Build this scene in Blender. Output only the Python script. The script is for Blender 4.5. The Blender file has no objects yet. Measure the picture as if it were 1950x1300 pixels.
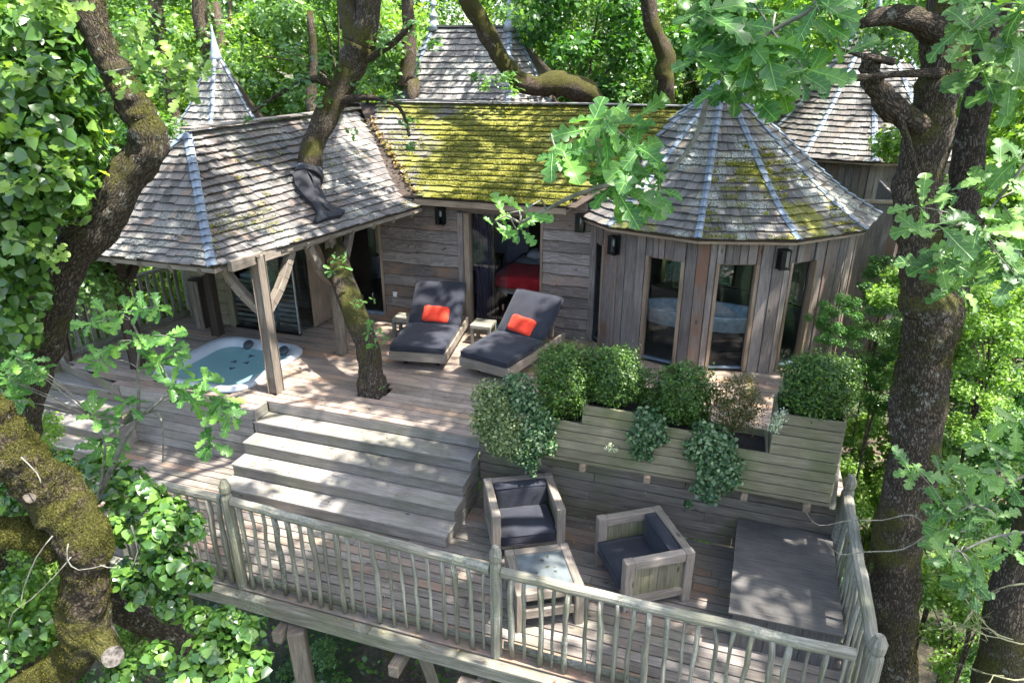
import bpy, bmesh, math, random
import numpy as np
from mathutils import Vector, Matrix, noise

rng = random.Random(7)
nr = np.random.RandomState(11)
scene = bpy.context.scene
col = scene.collection
R = math.radians

# ------------------------------------------------------------------ camera, sky, sun, exposure
H, PITCH, YAW, FPX = 4.2, R(22.3), R(18.5), 1310.0
cam_data = bpy.data.cameras.new("camera"); cam = bpy.data.objects.new("camera", cam_data); col.objects.link(cam)
cam.location = (0, 0, H); cam.rotation_euler = (R(90) - PITCH, 0, YAW)
cam_data.sensor_width = 36.0; cam_data.lens = FPX / 1950 * 36; cam_data.clip_end = 500; cam_data.clip_start = .05
scene.camera = cam
cY, sY = math.cos(YAW), math.sin(YAW)
# direction to the sun, first in the viewer's frame (right, ahead, up), then in the world
sx, sy, sz = .42, -.18, 1.0
sun_dir = Vector((sx * cY - sy * sY, sx * sY + sy * cY, sz)).normalized()
sun_el = math.asin(sun_dir.z); sun_az = math.atan2(sun_dir.x, sun_dir.y)
world = bpy.data.worlds.new("World"); scene.world = world; world.use_nodes = True
wn = world.node_tree; wn.nodes.clear()
wo = wn.nodes.new("ShaderNodeOutputWorld"); wb = wn.nodes.new("ShaderNodeBackground"); ws = wn.nodes.new("ShaderNodeTexSky")
ws.sky_type = 'NISHITA'; ws.sun_disc = False; ws.sun_elevation = sun_el; ws.sun_rotation = sun_az
ws.air_density = 1.0; ws.dust_density = 2.5
wb.inputs[1].default_value = .15
wn.links.new(ws.outputs[0], wb.inputs[0]); wn.links.new(wb.outputs[0], wo.inputs[0])
sd = bpy.data.lights.new("sun", 'SUN'); sun = bpy.data.objects.new("sun", sd); col.objects.link(sun)
sd.energy = 4.6; sd.angle = R(.6); sd.color = (1, .965, .915)
sun.rotation_euler = (-sun_dir).to_track_quat('-Z', 'Y').to_euler(); sun.location = (0, 0, 30)
scene.view_settings.view_transform = 'Standard'; scene.view_settings.look = 'None'
scene.view_settings.exposure = 2.16; scene.view_settings.gamma = 1
cy_ = scene.cycles
cy_.max_bounces = 6; cy_.diffuse_bounces = 4; cy_.glossy_bounces = 3; cy_.transmission_bounces = 4; cy_.transparent_max_bounces = 16
cy_.use_denoising = True; cy_.use_adaptive_sampling = True; cy_.adaptive_threshold = .02
cy_.caustics_reflective = False; cy_.caustics_refractive = False; cy_.sample_clamp_indirect = 6

def ray_point(px, py, d):
    """world point seen at a pixel of the photograph, d metres ahead of the viewer"""
    u = (px - 975) / FPX; v = (650 - py) / FPX
    fy = math.cos(PITCH) + v * math.sin(PITCH); dz = -math.sin(PITCH) + v * math.cos(PITCH)
    t = d / fy
    return Vector((t * (u * cY - fy * sY), t * (u * sY + fy * cY), H + t * dz))
def px_size(px, d):
    return px / FPX * d
def view_dist(x, y, z=0):
    return math.sqrt(x * x + y * y + (z - H) ** 2)

# ------------------------------------------------------------------ materials
def new_mat(name):
    m = bpy.data.materials.new(name); m.use_nodes = True
    nt = m.node_tree
    return m, nt, nt.nodes["Principled BSDF"], nt.nodes, nt.links
def nd(ns, t, **kw):
    n = ns.new(t)
    for k, v in kw.items():
        if k == 'inp':
            for i, val in v.items(): n.inputs[i].default_value = val
        else: setattr(n, k, v)
    return n
def ramp(ns, stops):
    r = ns.new("ShaderNodeValToRGB"); e = r.color_ramp.elements
    while len(e) < len(stops): e.new(.5)
    for i, (p, c) in enumerate(stops):
        e[i].position = p; e[i].color = c if len(c) == 4 else (*c, 1)
    return r
def mixrgb(ns, ls, fac, a, b, mode='MIX'):
    n = ns.new("ShaderNodeMix"); n.data_type = 'RGBA'; n.blend_type = mode
    for sock, v in ((n.inputs[0], fac), (n.inputs[6], a), (n.inputs[7], b)):
        if hasattr(v, 'default_value') or hasattr(v, 'links'): ls.new(v, sock)
        elif isinstance(v, (int, float)): sock.default_value = v
        else: sock.default_value = (*v, 1) if len(v) == 3 else v
    return n.outputs[2]
def math_n(ns, ls, op, a, b=None, c=None):
    n = ns.new("ShaderNodeMath"); n.operation = op
    for i, v in enumerate((a, b, c)):
        if v is None: continue
        if isinstance(v, (int, float)): n.inputs[i].default_value = v
        else: ls.new(v, n.inputs[i])
    return n.outputs[0]
def rand_val(ns, ls):
    oi = ns.new("ShaderNodeObjectInfo"); at = ns.new("ShaderNodeAttribute"); at.attribute_name = 'rnd'
    s = math_n(ns, ls, 'ADD', oi.outputs['Random'], at.outputs['Fac'])
    return math_n(ns, ls, 'FRACT', s)
def smooth(ns, ls, v, lo, hi, invert=False):
    n = ns.new("ShaderNodeMapRange"); n.interpolation_type = 'SMOOTHSTEP'
    ls.new(v, n.inputs[0]); n.inputs[1].default_value = lo; n.inputs[2].default_value = hi
    n.inputs[3].default_value = 1 if invert else 0; n.inputs[4].default_value = 0 if invert else 1
    return n.outputs[0]

def wood(name, dark, mid, light, rough=.75, tint=None, algae=0.0, vary=.45, knots=True, bump=.35, moss=None, moss_x=None, grain=22, lichen=0):
    """weathered timber: grain runs along U; every board has its own tone"""
    m, nt, bs, ns, ls = new_mat(name)
    uv = ns.new("ShaderNodeUVMap"); rv = rand_val(ns, ls)
    off = nd(ns, "ShaderNodeVectorMath", operation='MULTIPLY_ADD')
    comb = ns.new("ShaderNodeCombineXYZ"); ls.new(rv, comb.inputs[0]); ls.new(rv, comb.inputs[1]); ls.new(rv, comb.inputs[2])
    ls.new(comb.outputs[0], off.inputs[0]); off.inputs[1].default_value = (37, 71, 13); ls.new(uv.outputs[0], off.inputs[2])
    mp = nd(ns, "ShaderNodeMapping", inp={3: (1.1, grain, 1)}); ls.new(off.outputs[0], mp.inputs[0])
    warp = nd(ns, "ShaderNodeTexNoise", inp={'Scale': 1.3, 'Detail': 2}); ls.new(off.outputs[0], warp.inputs['Vector'])
    wm = nd(ns, "ShaderNodeVectorMath", operation='MULTIPLY_ADD'); ls.new(warp.outputs[1], wm.inputs[0]); wm.inputs[1].default_value = (.2, 1.6, 0); ls.new(mp.outputs[0], wm.inputs[2])
    g1 = nd(ns, "ShaderNodeTexNoise", inp={'Scale': 3.2, 'Detail': 8, 'Roughness': .72}); ls.new(wm.outputs[0], g1.inputs['Vector'])
    big = nd(ns, "ShaderNodeTexNoise", inp={'Scale': 2.1, 'Detail': 4}); ls.new(off.outputs[0], big.inputs['Vector'])
    r1 = ramp(ns, [(.28, dark), (.5, mid), (.72, light)]); ls.new(g1.outputs[0], r1.inputs[0])
    c = r1.outputs[0]
    # per-board tone
    rr = ramp(ns, [(0, (1 - vary,) * 3), (.45, (1, .98, .95)), (1, (1 + vary * .7,) * 3)]); ls.new(rv, rr.inputs[0])
    c = mixrgb(ns, ls, 1.0, c, rr.outputs[0], 'MULTIPLY')
    if tint:
        f = smooth(ns, ls, math_n(ns, ls, 'FRACT', math_n(ns, ls, 'MULTIPLY', rv, 7.31)), .5, 1.0)
        f = math_n(ns, ls, 'MULTIPLY', f, smooth(ns, ls, big.outputs[0], .35, .65))
        c = mixrgb(ns, ls, f, c, tint)
    bl = ramp(ns, [(.3, (.66, .65, .63)), (.62, (1.14, 1.13, 1.1))]); ls.new(big.outputs[0], bl.inputs[0])
    c = mixrgb(ns, ls, .8, c, bl.outputs[0], 'MULTIPLY')
    geo = ns.new("ShaderNodeNewGeometry")
    if algae:
        n2 = nd(ns, "ShaderNodeTexNoise", inp={'Scale': 2.6, 'Detail': 5}); ls.new(geo.outputs['Position'], n2.inputs['Vector'])
        f = math_n(ns, ls, 'MULTIPLY', smooth(ns, ls, n2.outputs[0], .42, .68), algae)
        c = mixrgb(ns, ls, f, c, (.11, .13, .045))
    if knots:
        km = nd(ns, "ShaderNodeMapping", inp={3: (3.0, 7.5, 1)}); ls.new(off.outputs[0], km.inputs[0])
        vo = nd(ns, "ShaderNodeTexVoronoi", inp={'Scale': 1.0, 'Randomness': 1}); ls.new(km.outputs[0], vo.inputs['Vector'])
        sel = math_n(ns, ls, 'GREATER_THAN', nd_sep(ns, ls, vo.outputs['Color']), .7)
        k = math_n(ns, ls, 'MULTIPLY', smooth(ns, ls, vo.outputs['Distance'], .06, .17, True), sel)
        c = mixrgb(ns, ls, math_n(ns, ls, 'MULTIPLY', k, .8), c, tuple(v * .3 for v in dark))
    if lichen:
        nl = nd(ns, "ShaderNodeTexNoise", inp={'Scale': 1.6, 'Detail': 2}); ls.new(geo.outputs['Position'], nl.inputs['Vector'])
        nl2 = nd(ns, "ShaderNodeTexNoise", inp={'Scale': 38, 'Detail': 4, 'Roughness': .7}); ls.new(geo.outputs['Position'], nl2.inputs['Vector'])
        f = math_n(ns, ls, 'MULTIPLY', smooth(ns, ls, nl.outputs[0], .48, .62), smooth(ns, ls, nl2.outputs[0], .46, .58))
        c = mixrgb(ns, ls, math_n(ns, ls, 'MULTIPLY', f, lichen), c, (.42, .45, .38))
    bh = g1.outputs[0]
    if moss is not None:
        n3 = nd(ns, "ShaderNodeTexNoise", inp={'Scale': 1.25, 'Detail': 3}); ls.new(geo.outputs['Position'], n3.inputs['Vector'])
        n4 = nd(ns, "ShaderNodeTexNoise", inp={'Scale': 26, 'Detail': 5, 'Roughness': .75}); ls.new(geo.outputs['Position'], n4.inputs['Vector'])
        s = math_n(ns, ls, 'ADD', math_n(ns, ls, 'MULTIPLY', n3.outputs[0], .75), math_n(ns, ls, 'MULTIPLY', n4.outputs[0], .3))
        if moss_x:
            sep = ns.new("ShaderNodeSeparateXYZ"); ls.new(geo.outputs['Position'], sep.inputs[0])
            a = smooth(ns, ls, sep.outputs[0], moss_x[0], moss_x[1]); b = smooth(ns, ls, sep.outputs[0], moss_x[2], moss_x[3], True)
            s = math_n(ns, ls, 'ADD', s, math_n(ns, ls, 'MULTIPLY', math_n(ns, ls, 'MULTIPLY', a, b), moss_x[4]))
        f = smooth(ns, ls, s, moss, moss + .07)
        mc = ramp(ns, [(.3, (.06, .065, .012)), (.52, (.16, .155, .022)), (.75, (.29, .27, .055))]); ls.new(n4.outputs[0], mc.inputs[0])
        c = mixrgb(ns, ls, math_n(ns, ls, 'MULTIPLY', f, .93), c, mc.outputs[0])
        bh = math_n(ns, ls, 'ADD', g1.outputs[0], math_n(ns, ls, 'MULTIPLY', math_n(ns, ls, 'MULTIPLY', f, n4.outputs[0]), 2.2))
    ls.new(c, bs.inputs['Base Color'])
    bs.inputs['Roughness'].default_value = rough; bs.inputs['Specular IOR Level'].default_value = .3
    bp = nd(ns, "ShaderNodeBump", inp={'Strength': bump, 'Distance': .012}); ls.new(bh, bp.inputs['Height']); ls.new(bp.outputs[0], bs.inputs['Normal'])
    return m
def nd_sep(ns, ls, v):
    s = ns.new("ShaderNodeSeparateXYZ"); ls.new(v, s.inputs[0]); return s.outputs[0]

def leafmat(name, c0, c1, c2, trans=.42, rough=.42, spec=.45, rib=False):
    m, nt, bs, ns, ls = new_mat(name)
    rv = rand_val(ns, ls)
    r = ramp(ns, [(0, c0), (.5, c1), (1, c2)]); ls.new(rv, r.inputs[0])
    oi = ns.new("ShaderNodeNewGeometry")
    n = nd(ns, "ShaderNodeTexNoise", inp={'Scale': .9, 'Detail': 2}); ls.new(oi.outputs['Position'], n.inputs['Vector'])
    rr = ramp(ns, [(.3, (.72, .78, .75)), (.7, (1.25, 1.2, 1.05))]); ls.new(n.outputs[0], rr.inputs[0])
    c = mixrgb(ns, ls, 1.0, r.outputs[0], rr.outputs[0], 'MULTIPLY')
    if rib:
        tcn = ns.new("ShaderNodeTexCoord"); sp_ = ns.new("ShaderNodeSeparateXYZ"); ls.new(tcn.outputs['Object'], sp_.inputs[0])
        ax = math_n(ns, ls, 'ABSOLUTE', sp_.outputs[0])
        vein = math_n(ns, ls, 'SINE', math_n(ns, ls, 'MULTIPLY', math_n(ns, ls, 'SUBTRACT', sp_.outputs[1], math_n(ns, ls, 'MULTIPLY', ax, .9)), 44))
        f = math_n(ns, ls, 'MAXIMUM', smooth(ns, ls, ax, .004, .02, True), math_n(ns, ls, 'MULTIPLY', smooth(ns, ls, vein, .82, 1.0), .45))
        c = mixrgb(ns, ls, math_n(ns, ls, 'MULTIPLY', f, .55), c, tuple(min(1, v * 1.9 + .03) for v in c2))
        n9 = nd(ns, "ShaderNodeTexNoise", inp={'Scale': 7, 'Detail': 4}); ls.new(oi.outputs['Position'], n9.inputs['Vector'])
        r9 = ramp(ns, [(.3, (.6, .66, .6)), (.7, (1.3, 1.25, 1.0))]); ls.new(n9.outputs[0], r9.inputs[0]); c = mixrgb(ns, ls, 1.0, c, r9.outputs[0], 'MULTIPLY')
        bpn = nd(ns, "ShaderNodeBump", inp={'Strength': .6, 'Distance': .004}); ls.new(f, bpn.inputs['Height']); ls.new(bpn.outputs[0], bs.inputs['Normal'])
    ls.new(c, bs.inputs['Base Color']); bs.inputs['Roughness'].default_value = rough; bs.inputs['Specular IOR Level'].default_value = spec
    tr = ns.new("ShaderNodeBsdfTranslucent")
    tc = mixrgb(ns, ls, 1.0, c, (1.5, 1.7, .55), 'MULTIPLY'); ls.new(tc, tr.inputs[0])
    mx = ns.new("ShaderNodeMixShader"); mx.inputs[0].default_value = trans
    ls.new(bs.outputs[0], mx.inputs[1]); ls.new(tr.outputs[0], mx.inputs[2])
    ls.new(mx.outputs[0], ns["Material Output"].inputs[0])
    return m

def barkmat(name, moss=.5, lichen=.4, base=(.055, .042, .03)):
    m, nt, bs, ns, ls = new_mat(name)
    uv = ns.new("ShaderNodeUVMap"); geo = ns.new("ShaderNodeNewGeometry")
    mp = nd(ns, "ShaderNodeMapping", inp={3: (19, 52, 1)}); ls.new(uv.outputs[0], mp.inputs[0])
    wv = nd(ns, "ShaderNodeTexNoise", inp={'Scale': 12, 'Detail': 5, 'Roughness': .65}); ls.new(geo.outputs['Position'], wv.inputs['Vector'])
    ad = nd(ns, "ShaderNodeVectorMath", operation='MULTIPLY_ADD'); ls.new(wv.outputs[1], ad.inputs[0]); ad.inputs[1].default_value = (3, 3, 0); ls.new(mp.outputs[0], ad.inputs[2])
    vo = nd(ns, "ShaderNodeTexVoronoi", feature='DISTANCE_TO_EDGE', inp={'Scale': 1.0}); ls.new(ad.outputs[0], vo.inputs['Vector'])
    n1 = nd(ns, "ShaderNodeTexNoise", inp={'Scale': 30, 'Detail': 6, 'Roughness': .7}); ls.new(geo.outputs['Position'], n1.inputs['Vector'])
    hgt = math_n(ns, ls, 'ADD', math_n(ns, ls, 'MULTIPLY', smooth(ns, ls, vo.outputs[0], 0, .22), .55), math_n(ns, ls, 'MULTIPLY', n1.outputs[0], 1.0))
    r = ramp(ns, [(.25, tuple(v * .35 for v in base)), (.65, base), (1.2 / 1.5, tuple(min(1, v * 2.3) for v in base))]); ls.new(math_n(ns, ls, 'MULTIPLY', hgt, .7), r.inputs[0])
    c = r.outputs[0]
    if lichen:
        n5 = nd(ns, "ShaderNodeTexNoise", inp={'Scale': 14, 'Detail': 5, 'Roughness': .8}); ls.new(geo.outputs['Position'], n5.inputs['Vector'])
        n6 = nd(ns, "ShaderNodeTexNoise", inp={'Scale': 1.7}); ls.new(geo.outputs['Position'], n6.inputs['Vector'])
        f = math_n(ns, ls, 'MULTIPLY', smooth(ns, ls, n5.outputs[0], .57, .63), smooth(ns, ls, n6.outputs[0], .42, .62))
        c = mixrgb(ns, ls, math_n(ns, ls, 'MULTIPLY', f, lichen), c, (.36, .38, .33))
    n2 = nd(ns, "ShaderNodeTexNoise", inp={'Scale': 2.3, 'Detail': 4, 'Roughness': .6}); ls.new(geo.outputs['Position'], n2.inputs['Vector'])
    n3 = nd(ns, "ShaderNodeTexNoise", inp={'Scale': 70, 'Detail': 4, 'Roughness': .8}); ls.new(geo.outputs['Position'], n3.inputs['Vector'])
    up = ns.new("ShaderNodeSeparateXYZ"); ls.new(geo.outputs['Normal'], up.inputs[0])
    s = math_n(ns, ls, 'ADD', n2.outputs[0], math_n(ns, ls, 'MULTIPLY', up.outputs[2], .17))
    s = math_n(ns, ls, 'ADD', s, math_n(ns, ls, 'MULTIPLY', n3.outputs[0], .18))
    f = smooth(ns, ls, s, .88 - moss * .5, 1.06 - moss * .5)
    mc = ramp(ns, [(.3, (.02, .02, .006)), (.5, (.06, .057, .013)), (.72, (.165, .15, .038))]); ls.new(n3.outputs[0], mc.inputs[0])
    c = mixrgb(ns, ls, f, c, mc.outputs[0])
    ls.new(c, bs.inputs['Base Color']); bs.inputs['Roughness'].default_value = .9; bs.inputs['Specular IOR Level'].default_value = .2
    hh = math_n(ns, ls, 'ADD', hgt, math_n(ns, ls, 'MULTIPLY', f, n3.outputs[0]))
    bp = nd(ns, "ShaderNodeBump", inp={'Strength': .9, 'Distance': .02}); ls.new(hh, bp.inputs['Height']); ls.new(bp.outputs[0], bs.inputs['Normal'])
    return m

def plain(name, colr, rough=.6, metal=0, spec=.5, noise_amt=.25, nscale=12, bump=0, vary=0):
    m, nt, bs, ns, ls = new_mat(name)
    tc = ns.new("ShaderNodeTexCoord")
    n = nd(ns, "ShaderNodeTexNoise", inp={'Scale': nscale, 'Detail': 5}); ls.new(tc.outputs['Object'], n.inputs['Vector'])
    r = ramp(ns, [(.3, tuple(v * (1 - noise_amt) for v in colr)), (.7, tuple(min(1, v * (1 + noise_amt)) for v in colr))]); ls.new(n.outputs[0], r.inputs[0])
    c = r.outputs[0]
    if vary:
        rv = rand_val(ns, ls); rr = ramp(ns, [(0, (1 - vary,) * 3), (1, (1 + vary,) * 3)]); ls.new(rv, rr.inputs[0])
        c = mixrgb(ns, ls, 1.0, c, rr.outputs[0], 'MULTIPLY')
    ls.new(c, bs.inputs['Base Color']); bs.inputs['Roughness'].default_value = rough; bs.inputs['Metallic'].default_value = metal
    bs.inputs['Specular IOR Level'].default_value = spec
    if bump:
        n2 = nd(ns, "ShaderNodeTexNoise", inp={'Scale': nscale * 18, 'Detail': 2}); ls.new(tc.outputs['Object'], n2.inputs['Vector'])
        bp = nd(ns, "ShaderNodeBump", inp={'Strength': bump, 'Distance': .003}); ls.new(n2.outputs[0], bp.inputs['Height']); ls.new(bp.outputs[0], bs.inputs['Normal'])
    return m

def fabric(name, colr):
    m, nt, bs, ns, ls = new_mat(name)
    tc = ns.new("ShaderNodeTexCoord")
    a = nd(ns, "ShaderNodeTexNoise", inp={'Scale': 5, 'Detail': 3}); ls.new(tc.outputs['Object'], a.inputs['Vector'])
    w = nd(ns, "ShaderNodeTexNoise", inp={'Scale': 260, 'Detail': 2}); ls.new(tc.outputs['Object'], w.inputs['Vector'])
    r = ramp(ns, [(.3, tuple(v * .8 for v in colr)), (.7, tuple(min(1, v * 1.25) for v in colr))]); ls.new(a.outputs[0], r.inputs[0])
    r2 = ramp(ns, [(.3, (.75,) * 3), (.7, (1.25,) * 3)]); ls.new(w.outputs[0], r2.inputs[0])
    c = mixrgb(ns, ls, 1.0, r.outputs[0], r2.outputs[0], 'MULTIPLY')
    ls.new(c, bs.inputs['Base Color']); bs.inputs['Roughness'].default_value = .9; bs.inputs['Specular IOR Level'].default_value = .15
    bs.inputs['Sheen Weight'].default_value = .1
    s = math_n(ns, ls, 'ADD', math_n(ns, ls, 'MULTIPLY', w.outputs[0], .15), a.outputs[0])
    bp = nd(ns, "ShaderNodeBump", inp={'Strength': .5, 'Distance': .02}); ls.new(s, bp.inputs['Height']); ls.new(bp.outputs[0], bs.inputs['Normal'])
    return m

def glassmat(name, tint=(.55, .6, .62), clear=.8):
    m, nt, bs, ns, ls = new_mat(name)
    tr = ns.new("ShaderNodeBsdfTransparent"); tr.inputs[0].default_value = (*tint, 1)
    gl = ns.new("ShaderNodeBsdfGlossy"); gl.inputs[1].default_value = .02; gl.inputs[0].default_value = (.7, .75, .8, 1)
    fr = nd(ns, "ShaderNodeFresnel", inp={0: 1.5})
    mx = ns.new("ShaderNodeMixShader"); gb = ns.new("ShaderNodeNewGeometry"); f = math_n(ns, ls, 'MULTIPLY', math_n(ns, ls, 'MULTIPLY', fr.outputs[0], 1.6), math_n(ns, ls, 'SUBTRACT', 1.0, gb.outputs['Backfacing']))
    ls.new(f, mx.inputs[0]); ls.new(tr.outputs[0], mx.inputs[1]); ls.new(gl.outputs[0], mx.inputs[2])
    ls.new(mx.outputs[0], ns["Material Output"].inputs[0]); return m

M = {}
M['deck'] = wood('deck_wood', (.165, .125, .10), (.26, .205, .17), (.38, .315, .27), tint=(.31, .19, .12), vary=.2, algae=.12, knots=True)
M['deck_low'] = wood('lower_deck_wood', (.105, .09, .078), (.185, .163, .146), (.30, .27, .245), tint=(.25, .16, .11), vary=.28, algae=.2)
M['step'] = wood('step_wood', (.13, .118, .105), (.225, .207, .188), (.35, .33, .30), vary=.2, algae=.25)
M['wall_low'] = wood('retaining_wood', (.085, .07, .055), (.16, .135, .11), (.27, .235, .195), vary=.22, algae=.45)
M['planter'] = wood('planter_wood', (.12, .10, .062), (.21, .185, .12), (.31, .28, .20), vary=.14, algae=.6)
M['clad'] = wood('cladding_wood', (.08, .065, .058), (.175, .145, .13), (.30, .265, .245), tint=(.20, .115, .07), vary=.42, grain=14)
M['board'] = wood('vertical_board_wood', (.085, .07, .062), (.185, .158, .143), (.29, .255, .232), tint=(.15, .08, .05), vary=.3)
M['trim'] = wood('trim_wood', (.16, .11, .075), (.25, .185, .13), (.36, .28, .21), vary=.15, knots=False)
M['post'] = wood('oak_post_wood', (.10, .08, .065), (.18, .15, .12), (.28, .24, .2), vary=.12, grain=16)
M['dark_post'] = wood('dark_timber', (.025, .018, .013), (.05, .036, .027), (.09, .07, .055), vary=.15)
M['rail'] = wood('railing_wood', (.09, .085, .065), (.20, .19, .155), (.36, .34, .29), vary=.34, algae=.32, lichen=.35, bump=.7)
M['furniture'] = wood('furniture_wood', (.14, .115, .09), (.24, .2, .165), (.36, .32, .27), vary=.12, algae=.12)
M['furn_panel'] = wood('furniture_panel_wood', (.11, .1, .06), (.2, .18, .12), (.3, .27, .2), vary=.15, algae=.6)
M['ply'] = wood('plywood', (.055, .05, .047), (.10, .095, .09), (.17, .16, .155), vary=.05, knots=False, grain=30)
SH = dict(dark=(.06, .055, .052), mid=(.125, .117, .112), light=(.24, .23, .222), knots=False, vary=.34, grain=30, bump=.5)
M['sh_porch'] = wood('porch_shingle', moss=.66, tint=(.19, .14, .11), lichen=.4, **SH)
M['sh_main'] = wood('mossy_shingle', moss=.505, moss_x=(-5.7, -4.6, -1.4, -.3, .165), tint=(.16, .14, .12), lichen=.5, **SH)
M['sh_tower'] = wood('tower_shingle', moss=.61, moss_x=(-.6, .2, .9, 1.7, .07), lichen=.8, tint=(.15, .12, .08), **SH)
M['sh_back'] = wood('back_shingle', moss=.74, lichen=.5, **{**SH, 'dark': (.085, .08, .075), 'mid': (.165, .158, .15), 'light': (.30, .29, .28)})
M['sh_tower_back'] = wood('back_tower_shingle', moss=.72, lichen=.6, tint=(.15, .12, .09), **SH)
M['zinc'] = plain('zinc_flashing', (.14, .172, .21), rough=.55, metal=.15, nscale=9, noise_amt=.3, vary=.2)
M['lead'] = plain('spire_zinc', (.36, .4, .46), rough=.45, metal=.45, noise_amt=.25, nscale=6)
M['charcoal'] = fabric('charcoal_canvas', (.026, .0275, .035))
M['red'] = fabric('red_canvas', (.75, .06, .03))
M['throw'] = fabric('red_throw', (.6, .035, .04))
M['linen'] = fabric('white_linen', (.6, .6, .62))
M['black'] = plain('black_metal', (.012, .012, .013), rough=.4, metal=.6, noise_amt=.3)
M['rubber'] = plain('black_rubber', (.012, .0125, .016), rough=.7, noise_amt=.5, nscale=9, bump=.3)
M['acrylic'] = plain('white_acrylic', (.46, .49, .51), rough=.28, noise_amt=.05)
M['pillow_rubber'] = plain('headrest_foam', (.03, .04, .045), rough=.55)
M['stone'] = plain('slate_top', (.12, .135, .135), rough=.9, spec=.1, noise_amt=.35, nscale=6, bump=.2)
M['white'] = plain('white_plastic', (.7, .7, .68), rough=.4, noise_amt=.05)
M['inner'] = plain('inner_wall', (.3, .28, .33), rough=.9, noise_amt=.15)
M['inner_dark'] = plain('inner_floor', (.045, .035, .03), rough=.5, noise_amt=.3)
M['soil'] = plain('soil', (.02, .014, .01), rough=1, noise_amt=.5, nscale=40)
M['glass'] = glassmat('window_glass', (.86, .9, .92), .9)
M['clear'] = glassmat('shower_glass', (.8, .86, .86), .86)
M['bark'] = barkmat('oak_bark', .32, .75)
M['bark_moss'] = barkmat('mossy_bark', .78, .5, (.07, .052, .036))
M['bark_mid'] = barkmat('half_mossy_bark', .62, .6, (.065, .05, .036))
M['bark_far'] = barkmat('far_bark', .5, .3, (.11, .085, .06))
M['twig'] = plain('lichen_twig', (.15, .14, .11), rough=.9, noise_amt=.5, nscale=20)
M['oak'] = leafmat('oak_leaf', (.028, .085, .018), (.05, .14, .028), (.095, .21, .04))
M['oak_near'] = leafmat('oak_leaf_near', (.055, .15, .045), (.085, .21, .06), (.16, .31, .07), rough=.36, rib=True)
M['oak_sage'] = leafmat('oak_leaf_sage', (.06, .135, .05), (.105, .205, .075), (.19, .31, .115), rough=.38)
M['oak_sage_near'] = leafmat('oak_leaf_sage_near', (.055, .13, .05), (.10, .20, .075), (.19, .31, .11), rough=.38, rib=True)
M['forest'] = leafmat('forest_leaf', (.055, .12, .035), (.105, .20, .06), (.20, .32, .10), rough=.36, spec=.6)  # this and the bright leaf are lifted in colour to stand in for haze
M['forest_b'] = leafmat('forest_leaf_bright', (.09, .17, .035), (.17, .28, .06), (.30, .42, .11), trans=.5)
M['ivy'] = leafmat('ivy_leaf', (.035, .09, .018), (.07, .16, .03), (.16, .28, .05), trans=.3, rough=.27, spec=.65)
M['box'] = leafmat('box_leaf', (.022, .06, .010), (.052, .115, .018), (.14, .23, .04), trans=.3, rough=.4)
M['box_dry'] = leafmat('dry_box_leaf', (.05, .07, .018), (.10, .11, .028), (.20, .12, .04), trans=.3)
M['varieg'] = leafmat('variegated_leaf', (.05, .09, .025), (.14, .2, .07), (.40, .44, .22), trans=.25)
M['ivy_blue'] = leafmat('grey_ivy_leaf', (.025, .075, .022), (.055, .125, .045), (.26, .33, .19), trans=.2)
M['flower'] = leafmat('white_flower', (.5, .52, .4), (.6, .62, .5), (.7, .7, .6), trans=.3)

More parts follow.
